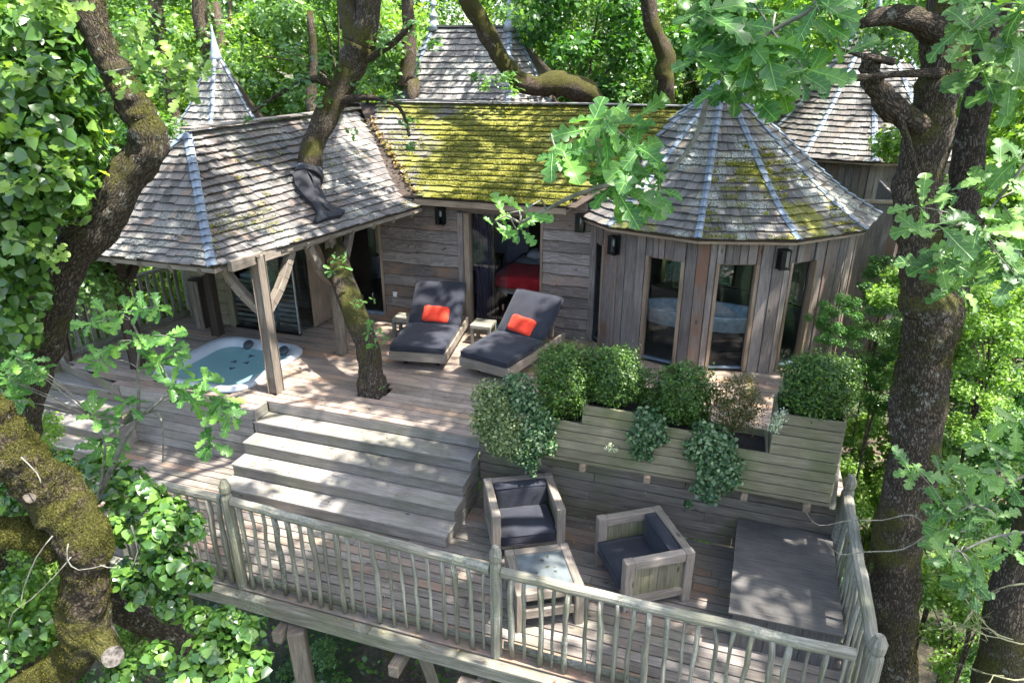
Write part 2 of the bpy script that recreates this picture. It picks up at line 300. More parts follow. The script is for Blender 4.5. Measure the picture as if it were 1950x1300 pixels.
# ------------------------------------------------------------------ mesh builder
def V(*a): return Vector(a[0]) if len(a) == 1 else Vector(a)
class MB:
    def __init__(s): s.v = []; s.f = []; s.uv = []; s.rnd = []; s.sm = []
    def face(s, idx, g, rnd, smooth=False, uvs=None):
        s.f.append(idx); s.rnd.append(rnd); s.sm.append(smooth)
        if uvs: s.uv += uvs; return
        p = [s.v[i] for i in idx]
        n = (p[1] - p[0]).cross(p[-1] - p[0])
        if n.length < 1e-9: n = (p[2] - p[0]).cross(p[1] - p[0])
        n.normalize() if n.length > 0 else None
        gg = g - n * g.dot(n)
        if gg.length < .3:
            gg = n.orthogonal()
        gg.normalize(); w = n.cross(gg)
        o = rnd * 17.0
        s.uv += [(q.dot(gg) + o, q.dot(w) + o * 1.7) for q in p]
    def hexa(s, c, g=None, rnd=None):
        """c: 8 corners, 0-3 one face round, 4-7 the opposite face in the same order"""
        rnd = rng.random() if rnd is None else rnd
        b = len(s.v); s.v += [Vector(q) for q in c]
        if g is None:
            e = [(c[1] - c[0]), (c[3] - c[0]), (c[4] - c[0])]; g = max(e, key=lambda q: q.length).normalized()
        for q in ((3, 2, 1, 0), (4, 5, 6, 7), (0, 1, 5, 4), (1, 2, 6, 5), (2, 3, 7, 6), (3, 0, 4, 7)):
            s.face([b + k for k in q], g, rnd)
        return s
    def box(s, x0, x1, y0, y1, z0, z1, g=None, rnd=None):
        c = [V(x0, y0, z0), V(x1, y0, z0), V(x1, y1, z0), V(x0, y1, z0), V(x0, y0, z1), V(x1, y0, z1), V(x1, y1, z1), V(x0, y1, z1)]
        return s.hexa(c, g, rnd)
    def beam(s, a, b, w, h, up=V(0, 0, 1), rnd=None):
        """bar from a to b, w wide, h high, centred"""
        a = Vector(a); b = Vector(b); d = (b - a).normalized()
        sd_ = d.cross(up)
        if sd_.length < 1e-4: sd_ = d.cross(V(0, 1, 0))
        sd_.normalize(); u = sd_.cross(d)
        p = sd_ * w / 2; q = u * h / 2
        return s.hexa([a - p - q, a + p - q, a + p + q, a - p + q, b - p - q, b + p - q, b + p + q, b - p + q], d, rnd)
    def tube(s, pts, rad, n=8, rnd=None, cap=True, smooth=True, wob=0, seed=0, flat=1.0):
        rnd = rng.random() if rnd is None else rnd
        pts = [Vector(p) for p in pts]
        t0 = (pts[1] - pts[0]).normalized(); u = t0.orthogonal().normalized()
        b0 = len(s.v); L = 0; vs = []
        for i, p in enumerate(pts):
            t = (pts[min(i + 1, len(pts) - 1)] - pts[max(i - 1, 0)]).normalized()
            u = (u - t * u.dot(t)).normalized(); w = t.cross(u)
            if i: L += (p - pts[i - 1]).length
            for k in range(n):
                a = 2 * math.pi * k / n
                r = rad[i]
                dvec = u * math.cos(a) + w * math.sin(a) * flat
                if wob: r *= 1 + (wob * .28 * noise.noise((p + dvec * r) * (2.6 / max(.02, rad[i])) + V(3, seed, 1)) if n > 20 else 0) + wob * noise.noise((p + dvec * r) * (1.1 / max(.02, rad[i])) * .35 + V(seed, seed, 0)) + wob * .5 * noise.noise((p + dvec * r) * (1.0 / max(.02, rad[i])) + V(seed, 0, 9))
                s.v.append(p + dvec * r)
            vs.append(L)
        for i in range(len(pts) - 1):
            c = 2 * math.pi * rad[0]
            for k in range(n):
                k2 = (k + 1) % n; a = b0 + i * n
                s.face([a + k, a + k2, a + n + k2, a + n + k], None, rnd, smooth,
                       [(vs[i] + rnd * 9, c * k / n), (vs[i] + rnd * 9, c * (k + 1) / n), (vs[i + 1] + rnd * 9, c * (k + 1) / n), (vs[i + 1] + rnd * 9, c * k / n)])
        if cap:
            g = V(0, 0, 1)
            s.face([b0 + k for k in range(n)][::-1], g, rnd); s.face([b0 + (len(pts) - 1) * n + k for k in range(n)], g, rnd)
        return s
    def disc_stack(s, c, prof, n=16, rnd=0, axis=None):
        """lathe round a vertical line through c: prof = [(r, z)...]"""
        b0 = len(s.v)
        for r, z in prof:
            for k in range(n):
                a = 2 * math.pi * k / n; s.v.append(V(c[0] + r * math.cos(a), c[1] + r * math.sin(a), c[2] + z))
        for i in range(len(prof) - 1):
            for k in range(n):
                k2 = (k + 1) % n; a = b0 + i * n
                s.face([a + k, a + k2, a + n + k2, a + n + k], V(0, 0, 1), rnd, True)
        s.face([b0 + k for k in range(n)][::-1], V(1, 0, 0), rnd); s.face([b0 + (len(prof) - 1) * n + k for k in range(n)], V(1, 0, 0), rnd)
        return s
    def mesh(s, name, mat, origin):
        me = bpy.data.meshes.new(name)
        me.from_pydata([tuple(p - origin) for p in s.v], [], s.f)
        uvl = me.uv_layers.new(name="UVMap"); uvl.data.foreach_set("uv", [c for p in s.uv for c in p])
        at = me.attributes.new("rnd", 'FLOAT', 'FACE'); at.data.foreach_set("value", s.rnd)
        me.polygons.foreach_set("use_smooth", s.sm)
        me.materials.append(mat); me.update()
        return me

WORLD = {}
def wloc(o): return WORLD.get(o.name, Vector((0, 0, 0)))
def tag(o, label=None, cat=None, group=None, kind=None):
    if label: o['label'] = label
    if cat: o['category'] = cat
    if group: o['group'] = group
    if kind: o['kind'] = kind
    return o
def thing(name, loc, label=None, cat=None, group=None, kind=None):
    o = bpy.data.objects.new(name, None); o.empty_display_size = .2; col.objects.link(o)
    o.location = loc; WORLD[o.name] = Vector(loc)
    return tag(o, label, cat, group, kind)
def link(name, me, parent, origin, bevel=0):
    o = bpy.data.objects.new(name, me); col.objects.link(o)
    WORLD[o.name] = Vector(origin)
    if parent: o.parent = parent; o.location = Vector(origin) - wloc(parent)
    else: o.location = origin
    if bevel:
        b = o.modifiers.new('edge', 'BEVEL'); b.width = bevel; b.segments = 2 if bevel > .015 else 1; b.limit_method = 'ANGLE'; b.angle_limit = R(50)
    return o
def obj(name, mb, mat, parent=None, bevel=0, origin=None):
    if origin is None:
        n = len(mb.v); origin = sum(mb.v, Vector((0, 0, 0))) / n
    return link(name, mb.mesh(name, mat, origin), parent, origin, bevel)
def sub_empty(name, parent, loc):
    o = bpy.data.objects.new(name, None); col.objects.link(o); o.empty_display_size = .1
    WORLD[o.name] = Vector(loc); o.parent = parent; o.location = Vector(loc) - wloc(parent); return o
def copy_tree(o, parent=None):
    c = o.copy(); col.objects.link(c)
    if parent: c.parent = parent
    for ch in o.children: copy_tree(ch, c)
    return c
def soft_box(name, x0, x1, y0, y1, z0, z1, mat, parent, r=.03, puff=.012, seg=3):
    """cushion: rounded box, its faces slightly puffed"""
    bm = bmesh.new(); bmesh.ops.create_cube(bm, size=1)
    c = V((x0 + x1) / 2, (y0 + y1) / 2, (z0 + z1) / 2)
    bmesh.ops.scale(bm, vec=(x1 - x0, y1 - y0, z1 - z0), verts=bm.verts)
    bmesh.ops.subdivide_edges(bm, edges=bm.edges[:], cuts=6, use_grid_fill=True)
    hx, hy, hz = (x1 - x0) / 2, (y1 - y0) / 2, (z1 - z0) / 2
    for v in bm.verts:
        q = V(max(-hx + r, min(hx - r, v.co.x)), max(-hy + r, min(hy - r, v.co.y)), max(-hz + r, min(hz - r, v.co.z)))
        d = v.co - q
        if d.length > 1e-6: v.co = q + d.normalized() * r
        f = (1 - (v.co.x / hx) ** 2) * (1 - (v.co.y / hy) ** 2)
        v.co.z += puff * f * (1 if v.co.z > 0 else -.3)
        v.co += V(noise.noise(v.co * 6 + c), noise.noise(v.co * 6 - c), noise.noise(v.co * 7)) * .009
    me = bpy.data.meshes.new(name); bm.to_mesh(me); bm.free()
    me.polygons.foreach_set("use_smooth", [True] * len(me.polygons)); me.materials.append(mat)
    o = link(name, me, parent, c)
    if parent and 'cushion' in name:
        m = MB()
        for zz in (hz - r * .35, -hz + r * .35):
            e = r * .12; cr = r * .9; pts = []
            for cx, cy2, a0 in ((hx - cr, hy - cr, 0), (-hx + cr, hy - cr, 90), (-hx + cr, -hy + cr, 180), (hx - cr, -hy + cr, 270)):
                for k in range(4): a = R(a0 + 30 * k); pts.append(V(cx + (cr - e) * math.cos(a), cy2 + (cr - e) * math.sin(a), zz))
            pts.append(pts[0]); m.tube(pts, [.0055] * len(pts), 5, cap=False)
        p_ = link('piping', m.mesh('piping', mat, V(0, 0, 0)), o, c)
    return o

# ------------------------------------------------------------------ leaves (numpy)
LEAF = {
 'diamond': (np.array([[0, 0, 0], [.32, .45, .06], [0, 1, -.05], [-.32, .45, .06]]), [[0, 1, 2], [0, 2, 3]]),
 'ivy': (np.array([[0, 0, 0], [.42, .12, .03], [.34, .55, .05], [0, 1, -.12], [-.34, .55, .05], [-.42, .12, .03], [0, .45, -.05]]), [[0, 1, 6], [1, 2, 6], [2, 3, 6], [3, 4, 6], [4, 5, 6], [5, 0, 6]]),
 'oak': (np.array([[0, 0, 0], [.1, .2, .02], [.26, .32, .05], [.13, .44, .02], [.36, .62, .06], [.2, .74, .02], [.2, .92, 0], [0, 1, -.1], [-.2, .92, 0], [-.2, .74, .02], [-.36, .62, .06], [-.13, .44, .02], [-.26, .32, .05], [-.1, .2, .02]]),
          [[0, 1, 13], [1, 2, 3], [1, 3, 11, 13], [13, 11, 12], [3, 4, 5], [3, 5, 9, 11], [11, 9, 10], [5, 6, 7, 8, 9]]),
}
def leaf_mesh(name, P, N, size, shape, mat, droop=.35, origin=V(0, 0, 0)):
    """one mesh with a leaf at each point P facing N (up to noise)"""
    lv, lf = LEAF[shape]; n = len(P); k = len(lv)
    N = N / (np.linalg.norm(N, axis=1, keepdims=True) + 1e-9)
    ref = nr.normal(size=(n, 3)); ref[:, 2] -= droop * 2
    T = ref - N * np.sum(ref * N, 1, keepdims=True); T /= (np.linalg.norm(T, axis=1, keepdims=True) + 1e-9)
    S = np.cross(T, N)
    sz = (size * nr.uniform(.45, 1.32, n))[:, None, None]
    verts = P[:, None, :] + sz * (lv[None, :, 0:1] * S[:, None, :] + (lv[None, :, 1:2] - .4) * T[:, None, :] + lv[None, :, 2:3] * N[:, None, :])
    verts = verts.reshape(-1, 3) - np.array(origin)
    me = bpy.data.meshes.new(name)
    me.vertices.add(n * k); me.vertices.foreach_set("co", verts.ravel())
    flat = np.array([i for f in lf for i in f]); lens = np.array([len(f) for f in lf]); nf = len(lf)
    loops = (np.arange(n)[:, None] * k + flat[None, :]).ravel()
    me.loops.add(len(loops)); me.loops.foreach_set("vertex_index", loops.astype(np.int32))
    me.polygons.add(n * nf)
    tot = np.tile(lens, n); st = np.concatenate([[0], np.cumsum(tot)[:-1]])
    me.polygons.foreach_set("loop_start", st.astype(np.int32))
    try: me.polygons.foreach_set("loop_total", tot.astype(np.int32))
    except Exception: pass
    at = me.attributes.new("rnd", 'FLOAT', 'FACE')
    at.data.foreach_set("value", np.repeat(nr.uniform(0, 1, n), nf).astype(np.float32))
    me.materials.append(mat); me.update(calc_edges=True); me.validate()
    return me
def clump_points(centres, radii, n_each, flat=.75, shell=.5):
    """leaf positions in ellipsoidal clumps, denser towards each clump's skin"""
    Ps, Ns = [], []
    for c, r in zip(centres, radii):
        n = max(3, int(n_each * (r ** 1.6)))
        d = nr.normal(size=(n, 3)); d /= np.linalg.norm(d, axis=1, keepdims=True)
        rad = r * (shell + (1 - shell) * nr.uniform(0, 1, n)) ** .8
        p = d * rad[:, None]; p[:, 2] *= flat
        Ps.append(p + np.array(c)); Ns.append(d * .7 + nr.normal(size=(n, 3)) * .55 + np.array([0, 0, .75]))
    return np.concatenate(Ps), np.concatenate(Ns)

# ------------------------------------------------------------------ roofs
def interp_poly(P_, t):
    """point at arc fraction t of a polyline"""
    L = [0]
    for a, b in zip(P_, P_[1:]): L.append(L[-1] + (b - a).length)
    d = t * L[-1]
    for i in range(len(P_) - 1):
        if d <= L[i + 1] or i == len(P_) - 2:
            return P_[i].lerp(P_[i + 1], (d - L[i]) / max(1e-9, L[i + 1] - L[i]))
def facet_shingles(Lp, Rp, rows, width, thick=.016, lap=1.12):
    """lists of 8-corner shingles on the facet between the left and right hip lines (eave to top)"""
    out = []
    Ls = [interp_poly(Lp, i / rows) for i in range(rows + 1)]; Rs = [interp_poly(Rp, i / rows) for i in range(rows + 1)]
    for i in range(rows):
        l0, r0, l1, r1 = Ls[i], Rs[i], Ls[i + 1], Rs[i + 1]
        e = r0 - l0
        if e.length < .02: continue
        d = e.normalized(); up = (l1 + r1) / 2 - (l0 + r0) / 2; up = up - d * up.dot(d)
        nrm = d.cross(up).normalized(); 
        if nrm.z < 0: nrm = -nrm
        s1a = (l1 - l0).dot(d); s1b = (r1 - l0).dot(d); tot = e.length
        s = -rng.random() * width * .6
        cuts = [0]
        while s < tot - width * .3:
            s += width * rng.uniform(.62, 1.3)
            if s > width * .25: cuts.append(min(s, tot))
        if tot - cuts[-1] > .005: cuts.append(tot)
        for a, b in zip(cuts, cuts[1:]):
            if b - a < .01: continue
            ax = max(s1a, min(s1b, a)); bx = max(s1a, min(s1b, b))
            gap = .0025
            jit = rng.uniform(-.012, .014); lift = rng.uniform(0, .006)
            p0 = l0 + d * (a + gap) - up * (.04 + jit / max(.05, up.length)); p1 = l0 + d * (b - gap) - up * (.04 + (jit + rng.uniform(-.004, .004)) / max(.05, up.length))
            p3 = l0 + d * (ax + gap) + up * lap; p2 = l0 + d * (bx - gap) + up * lap
            bot = nrm * (.017 + lift); 
            t = nrm * (thick * rng.uniform(.8, 1.3))
            out.append(([p0 + bot, p1 + bot, p2 + nrm * .002, p3 + nrm * .002, p0 + bot + t, p1 + bot + t, p2 + nrm * .004, p3 + nrm * .004], up.normalized()))
    return out
def lay_roof(roof, shingles, mat, limit=300, rng_key=None):
    sh = sorted(shingles, key=lambda c: (sum(c[0], V(0, 0, 0)) / 8 - V(0, 0, H)).length if rng_key is None else rng_key(c))
    for c, g in sh[:limit]:
        obj('shingle', MB().hexa(c, g), mat, roof)
    if len(sh) > limit:
        m = MB()
        for c, g in sh[limit:]: m.hexa(c, g)
        o = obj('shingle_rows', m, mat, roof, origin=wloc(roof)); o['kind'] = 'stuff'
def hip_flashing(roof, line, rows, width, nrm, mat='zinc', name='hip_flashing'):
    for i in range(rows):
        a = interp_poly(line, i / rows); b = interp_poly(line, min(1, (i + 1.12) / rows))
        d = (b - a).normalized(); s = d.cross(nrm).normalized(); n = s.cross(d)
        if n.z < 0: n = -n
        w = width / 2 * rng.uniform(.92, 1.06); t = n * .004; lo = n * (.042 + rng.uniform(0, .004)); hi = n * .022; sag = -n * .014
        m = MB(); rd = rng.random()
        for sg in (-1, 1):
            q = s * w * sg
            c = [a + lo + t, a + q + lo + sag, b + q + hi + sag, b + hi + t]
            m.hexa(c + [k + n * .004 for k in c], d, rd)
        obj(name, m, M[mat], roof)
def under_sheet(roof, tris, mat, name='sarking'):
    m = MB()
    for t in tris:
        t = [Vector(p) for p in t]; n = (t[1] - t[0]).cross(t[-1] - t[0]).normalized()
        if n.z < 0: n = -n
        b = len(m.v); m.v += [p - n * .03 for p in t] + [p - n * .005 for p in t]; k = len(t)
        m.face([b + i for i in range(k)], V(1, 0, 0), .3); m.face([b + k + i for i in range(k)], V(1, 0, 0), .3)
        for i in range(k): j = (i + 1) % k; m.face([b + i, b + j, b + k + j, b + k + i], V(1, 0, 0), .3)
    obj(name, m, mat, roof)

exec_order = []
# ================================================================== GROUND
def ground_z(x, y):
    return -5.4 + 1.6 * noise.noise(V(x * .05, y * .05, 0)) + .35 * noise.noise(V(x * .25, y * .25, 3)) + max(0, (x - 4)) * .06 + max(0, y - 14) * .05
gm, nt, bs, ns, ls = new_mat('forest_floor')
geo = ns.new("ShaderNodeNewGeometry")
n1 = nd(ns, "ShaderNodeTexNoise", inp={'Scale': .35, 'Detail': 6, 'Roughness': .65}); ls.new(geo.outputs['Position'], n1.inputs['Vector'])
n2 = nd(ns, "ShaderNodeTexNoise", inp={'Scale': 9, 'Detail': 6, 'Roughness': .75}); ls.new(geo.outputs['Position'], n2.inputs['Vector'])
ra = ramp(ns, [(.3, (.05, .035, .022)), (.55, (.12, .09, .06)), (.75, (.26, .2, .15))]); ls.new(n2.outputs[0], ra.inputs[0])
rb = ramp(ns, [(.3, (.015, .03, .008)), (.7, (.05, .085, .02))]); ls.new(n2.outputs[0], rb.inputs[0])
c_ = mixrgb(ns, ls, smooth(ns, ls, n1.outputs[0], .4, .56), ra.outputs[0], rb.outputs[0]); ls.new(c_, bs.inputs['Base Color']); bs.inputs['Roughness'].default_value = 1
bp = nd(ns, "ShaderNodeBump", inp={'Strength': 1, 'Distance': .08}); ls.new(n2.outputs[0], bp.inputs['Height']); ls.new(bp.outputs[0], bs.inputs['Normal'])
N_ = 120; me = bpy.data.meshes.new('ground'); vs = []
for i in range(N_ + 1):
    for j in range(N_ + 1):
        a = (i / N_ * 2 - 1); b = (j / N_ * 2 - 1)
        x = math.copysign(abs(a) ** 2.2, a) * 160; y = math.copysign(abs(b) ** 2.2, b) * 160 + 8
        vs.append((x, y, ground_z(x, y)))
me.from_pydata(vs, [], [(i * (N_ + 1) + j, (i + 1) * (N_ + 1) + j, (i + 1) * (N_ + 1) + j + 1, i * (N_ + 1) + j + 1) for i in range(N_) for j in range(N_)])
me.polygons.foreach_set("use_smooth", [True] * len(me.polygons)); me.materials.append(gm)
tag(link('ground', me, None, V(0, 0, 0)), kind='structure', label='forest floor of leaf litter and low ivy under the treehouse')

# ================================================================== DECKS
def plank_rows(parent, x0f, x1, y0, y1, z1, th, pitch, mat, holes=(), gap=.013, bevel=.003, name='plank', maxlen=3.2):
    y = y0; k = 0
    while y < y1 - .02:
        ya, yb = y + gap / 2, min(y + pitch, y1) - gap / 2; ym = (ya + yb) / 2
        xa = x0f(ym) if callable(x0f) else x0f
        segs = [(xa, x1)]
        for h in holes:
            iv = h(ya, yb)
            if iv is None: continue
            ns_ = []
            for a, b in segs:
                if iv[1] <= a or iv[0] >= b: ns_.append((a, b)); continue
                if iv[0] - a > .04: ns_.append((a, iv[0]))
                if b - iv[1] > .04: ns_.append((iv[1], b))
            segs = ns_
        for a, b in segs:
            cuts = [a]; c = a + rng.uniform(.9, maxlen)
            while c < b - .7: cuts.append(c); c += rng.uniform(1.5, maxlen)
            cuts.append(b)
            for p, q in zip(cuts, cuts[1:]):
                dz = rng.uniform(-.0025, .0025)
                obj(name, MB().box(p + .002, q - .002, ya + rng.uniform(-.001, .001), yb, z1 - th + dz, z1 + dz), mat, parent, bevel=bevel)
        y += pitch; k += 1
TUBX0, TUBX1, TUBY0, TUBY1 = -7.78, -6.12, 6.70, 8.42
def tub_outline(inset=0, n=8, r=.36):
    x0, x1, y0, y1 = TUBX0 + inset, TUBX1 - inset, TUBY0 + inset, TUBY1 - inset; r = max(.08, r - inset * .6)
    pts = []
    for cx, cy, a0 in ((x1 - r, y1 - r, 0), (x0 + r, y1 - r, 90), (x0 + r, y0 + r, 180), (x1 - r, y0 + r, 270)):
        for k in range(n + 1):
            a = R(a0 + 90 * k / n); pts.append((cx + r * math.cos(a), cy + r * math.sin(a)))
    return pts
def tub_hole(ya, yb):
    if yb < TUBY0 + .03 or ya > TUBY1 - .03: return None
    xs = [p[0] for p in tub_outline(.05) if ya - .03 <= p[1] <= yb + .03]
    if not xs: return (TUBX0 + .05, TUBX1 - .05)
    r = .3; ym = (ya + yb) / 2
    d = max(0, TUBY0 + r - ym, ym - TUBY1 + r); e = r - math.sqrt(max(0, r * r - min(r, d) ** 2))
    return (TUBX0 + .06 + e, TUBX1 - .06 - e)
TREE = V(-4.46, 7.42, 0)
def tree_hole(ya, yb):
    d = min(abs(ya - TREE.y), abs(yb - TREE.y)) if not ya < TREE.y < yb else 0
    if d > .19: return None
    w = math.sqrt(.2 ** 2 - d * d); return (TREE.x - w, TREE.x + w)
def tower_hole(ya, yb):
    if yb < 9.56: return None
    w = math.sqrt(max(.1, 2.2 ** 2 - (11.73 - yb) ** 2)); return (-.5 - w, -.5 + w)
def deck_left(y): return -9.45 if y > 6.85 else -9.45 + (6.85 - y) * 4.0
ud = thing('upper_deck', V(-3, 8, 0), label='upper deck of reddish brown planks round the hot tub and loungers', kind='structure')
plank_rows(ud, deck_left, 1.38, 6.71, 10.2, 0, .03, .125, M['deck'], [tub_hole, tree_hole, tower_hole])
plank_rows(ud, lambda y: -7.95 - 3.97 * max(0, y - 6.49), -5.68, 6.46, 6.71, -.0005, .03, .125, M['deck'])
obj('fascia', MB().beam(V(-9.47, 6.838, -.083), V(-7.93, 6.45, -.083), .028, .155), M['wall_low'], ud, bevel=.003)
obj('fascia', MB().box(-7.92, -5.70, 6.435, 6.46, -.15, -.004), M['step'], ud, bevel=.003)
obj('fascia', MB().box(-5.70, -5.675, 6.44, 6.70, -.16, -.004, V(0, 1, 0)), M['step'], ud, bevel=.003)
obj('deck_frame', MB().box(-9.4, -7.8, 6.9, 10.1, -.2, -.04).box(-6.1, 1.3, 6.76, 7.15, -.2, -.04).box(-6.1, -4.7, 7.15, 7.7, -.2, -.04).box(-4.2, 1.3, 7.15, 7.7, -.2, -.04).box(-6.1, 1.3, 7.7, 10.1, -.2, -.04), M['dark_post'], ud)
ld = thing('lower_deck', V(-2, 5.5, -.85), label='lower terrace of grey planks behind the rustic railing', kind='structure')
plank_rows(ld, lambda y: -7.9 if y > 4.8 else -7.2, 1.40, 4.42, 6.70, -.85, .03, .122, M['deck_low'])
obj('edge_board', MB().box(-7.4, -2.9, 4.31, 4.41, -.885, -.853), M['rail'], ld, bevel=.006)
obj('edge_board', MB().box(-2.895, 1.55, 4.31, 4.41, -.887, -.855), M['rail'], ld, bevel=.006)
obj('fascia', MB().box(-7.4, 1.5, 4.335, 4.365, -1.03, -.89), M['rail'], ld)
obj('deck_frame', MB().box(-7.8, 1.4, 4.4, 4.5, -1.08, -.885).box(-7.8, 1.4, 5.4, 5.5, -1.08, -.885).box(-7.8, 1.4, 6.5, 6.6, -1.08, -.885), M['dark_post'], ld)
for x in (-5.2, -3.9, -2.6, -1.75, -.3, .9):
    obj('joist', MB().box(x - .05, x + .05, 4.22, 6.6, -1.22, -1.09, V(0, 1, 0)), M['post'], ld, bevel=.006)
g_ = 'timber posts carrying the deck'
for (x, y, xb, yb, w, lab) in ((-3.75, 4.35, -3.95, 4.7, .17, 'slanting timber post below the deck edge at its left end, beside the ivy'),
                         (-1.83, 4.22, -1.83, 4.25, .26, 'thick square timber post under the deck edge below the middle railing post'),
                         (-3.1, 5.3, -2.4, 5.9, .14, 'thin leaning brace in the dark under the lower deck'),
                         (.6, 4.9, .6, 5.0, .2, 'timber post under the right end of the lower deck')):
    t = thing('support_post', V(xb, yb, ground_z(xb, yb) - .1), lab, 'post', g_)
    obj('timber', MB().beam(V(x, y, -1.09), V(xb, yb, ground_z(xb, yb) - .1), w, w), M['post'], t, bevel=.01)
    if w > .2: obj('corbel', MB().box(x - w * .75, x + w * .75, y - w * .7, y + w * .8, -1.22 - .12, -1.225), M['post'], t, bevel=.008)

# ================================================================== STAIRS
st = thing('timber_steps', V(-4.2, 6.1, -.85), 'wide flight of four grey timber steps up to the deck with the loungers', 'steps')
for i in range(4):
    yf = 6.435 - .258 * i; zt = -.17 * (i + 1); xl = -5.72 + rng.uniform(-.02, .02); xr = -2.66
    obj('tread', MB().box(xl, xr, yf, yf + .30, zt - .035, zt), M['step'], st, bevel=.006)
    obj('riser', MB().box(xl + .015, xr - .012, yf + .012, yf + .035, zt - .17 + .012, zt - .0355), M['step'], st, bevel=.003)
obj('riser', MB().box(-5.67, -2.66, 6.715, 6.74, -.17 + .012, -.031), M['step'], st, bevel=.003)
for i in range(4):
    yf = 6.45 - .258 * i; z0 = -.17 * (i + 1) - .037
    obj('string', MB().box(-2.70, -2.672, yf + .036, 6.69, z0 - .13, z0, V(0, 1, 0)), M['step'], st)
    obj('string', MB().box(-5.70, -5.675, yf + .036, 6.44 if i else 6.44, z0 - .13, z0, V(0, 1, 0)), M['step'], st)
ss = thing('side_steps', V(-8.7, 6.2, -.85), 'narrow weathered steps at the left end of the deck, half hidden by oak leaves', 'steps')
for i in range(4):
    yf = 6.53 - .258 * i; zt = -.17 * (i + 1)
    obj('tread', MB().box(-9.5 - .03 * i, -7.80, yf, yf + .28, zt - .035, zt), M['step'], ss, bevel=.006)
    obj('riser', MB().box(-9.48 - .03 * i, -7.84, yf + .012, yf + .035, zt - .155, zt - .036), M['wall_low'], ss)
obj('string', MB().box(-7.84, -7.81, 5.9, 6.5, -.85, -.55, V(0, 1, 0)), M['step'], ss)
tag(obj('string_end', MB().box(-9.9, -9.5, 6.55, 6.85, -.9, -.04), M['wall_low'], ss), None)
# wall of planks under the tub nose
sk = thing('tub_skirting', V(-6.9, 6.45, -.85), 'plank wall boxing in the deck under the hot tub', 'skirting wall')
for i in range(5):
    z1 = -.152 - .14 * i
    for a, b in ((-7.80, -6.6 + .3 * (i % 2)), (-6.6 + .3 * (i % 2), -5.74)):
        obj('plank', MB().box(a + .003, b - .003, 6.44, 6.465, z1 - .129, z1), M['step'], sk, bevel=.003)
for x, z in ((-7.0, -.06), (-6.2, -.35)):
    obj('vent_cap', MB().tube([V(x, 6.43, z), V(x, 6.40, z)], [.03, .03], 10), M['black'], sk)
# wall of planks under the planter
rw = thing('retaining_wall', V(-.6, 6.72, -.85), 'grey plank wall between the two terraces behind the armchairs', 'plank wall')
z = -.85
i = 0
while z < .03:
    z2 = z + .128
    cuts = [-2.655] + sorted([rng.uniform(-1.6, -.9), rng.uniform(.0, .6)]) + [1.42]
    if i % 2: cuts = [-2.655, rng.uniform(-.7, -.2), 1.42]
    for a, b in zip(cuts, cuts[1:]):
        obj('plank', MB().box(a + .002, b - .002, 6.702 + rng.uniform(0, .004), 6.735, z + .011, min(z2, .06)), M['wall_low'], rw, bevel=.004)
    z = z2; i += 1

# ================================================================== PLANTER
pl = thing('deck_planter', V(-.2, 6.7, .09), 'long stepped plank planter of box bushes on the edge of the upper deck', 'planter')
PY = 6.43; BH = .1145
secs = [(-2.3, -1.36, 4), (-1.36, -.70, 6), (-.70, -.04, 5), (-.04, .55, 4), (.55, 1.19, 8)]
for r_ in range(8):
    z0 = .10 + BH * r_; 
    # boards run on through neighbouring sections of enough height
    run = []; cur = None
    for a, b, n in secs:
        if n > r_:
            top = min(z0 + BH, .10 + BH * n)
            if cur and abs(cur[2] - top) < 1e-6: cur[1] = b
            else:
                if cur: run.append(cur)
                cur = [a, b, top]
        else:
            if cur: run.append(cur); cur = None
    if cur: run.append(cur)
    for a, b, top in run:
        obj('plank', MB().box(a + .002, b - .002, PY + rng.uniform(0, .004), PY + .03, z0 + .010, top), M['planter'], pl, bevel=.004)
for a, b, n in secs:
    zt = .10 + BH * n
    for x in (a, b - .03):
        obj('side_board', MB().box(x + .003, x + .028, PY + .032, PY + .5, .10, zt - .004, V(0, 1, 0)), M['planter'], pl)
    obj('back_board', MB().box(a + .03, b - .03, PY + .5, PY + .53, .05, zt - .006), M['planter'], pl)
    tag(obj('soil', MB().box(a + .03, b - .031, PY + .034, PY + .498, .11, zt - .08), M['soil'], pl), kind='stuff')
obj('base_board', MB().box(-2.3, 1.19, PY + .01, PY + .53, .062, .098), M['planter'], pl)
for x in (-1.33, -.62, .0, .38, .98):
    obj('bracket', MB().box(x - .035, x + .035, PY - .03, 6.698, -.02, .058), M['trim'], pl, bevel=.006)
obj('end_board', MB().hexa([V(1.20, 6.50, .0), V(1.26, 6.50, .0), V(1.26, 6.62, .0), V(1.20, 6.62, .0), V(1.22, 7.35, 1.22), V(1.28, 7.35, 1.22), V(1.28, 7.47, 1.22), V(1.22, 7.47, 1.22)]), M['rail'], pl, bevel=.006)

# ================================================================== RAILINGS
def crooked(mb, a, b, r, seed):
    q = random.Random(seed); n = 6; pts, rad = [], []
    bend = V(q.uniform(-1, 1), q.uniform(-.5, .5), 0) * .02
    for i in range(n + 1):
        t = i / n; p = V(*a).lerp(V(*b), t) + bend * math.sin(math.pi * t * q.choice([1, 1, 1.6])) + V(q.uniform(-.005, .005), 0, 0)
        pts.append(p); rad.append(r * q.uniform(.82, 1.15))
    return mb.tube(pts, rad, 7, wob=.18, seed=seed, flat=q.uniform(.75, 1.1))
def post_with_finial(mb, x, y, z0, z1, w):
    mb.tube([V(x, y, z0), V(x, y, z0 + .3), V(x + .004, y, (z0 + z1) / 2), V(x, y, z1 - .2), V(x, y, z1 - .16), V(x, y, z1 - .13), V(x, y, z1 - .07), V(x, y, z1)], [w, w * .97, w * 1.0, w * .95, w * .72, w * .95, w * .98, w * .5], 8, wob=.07, seed=int(x * 10), smooth=False)
    return mb
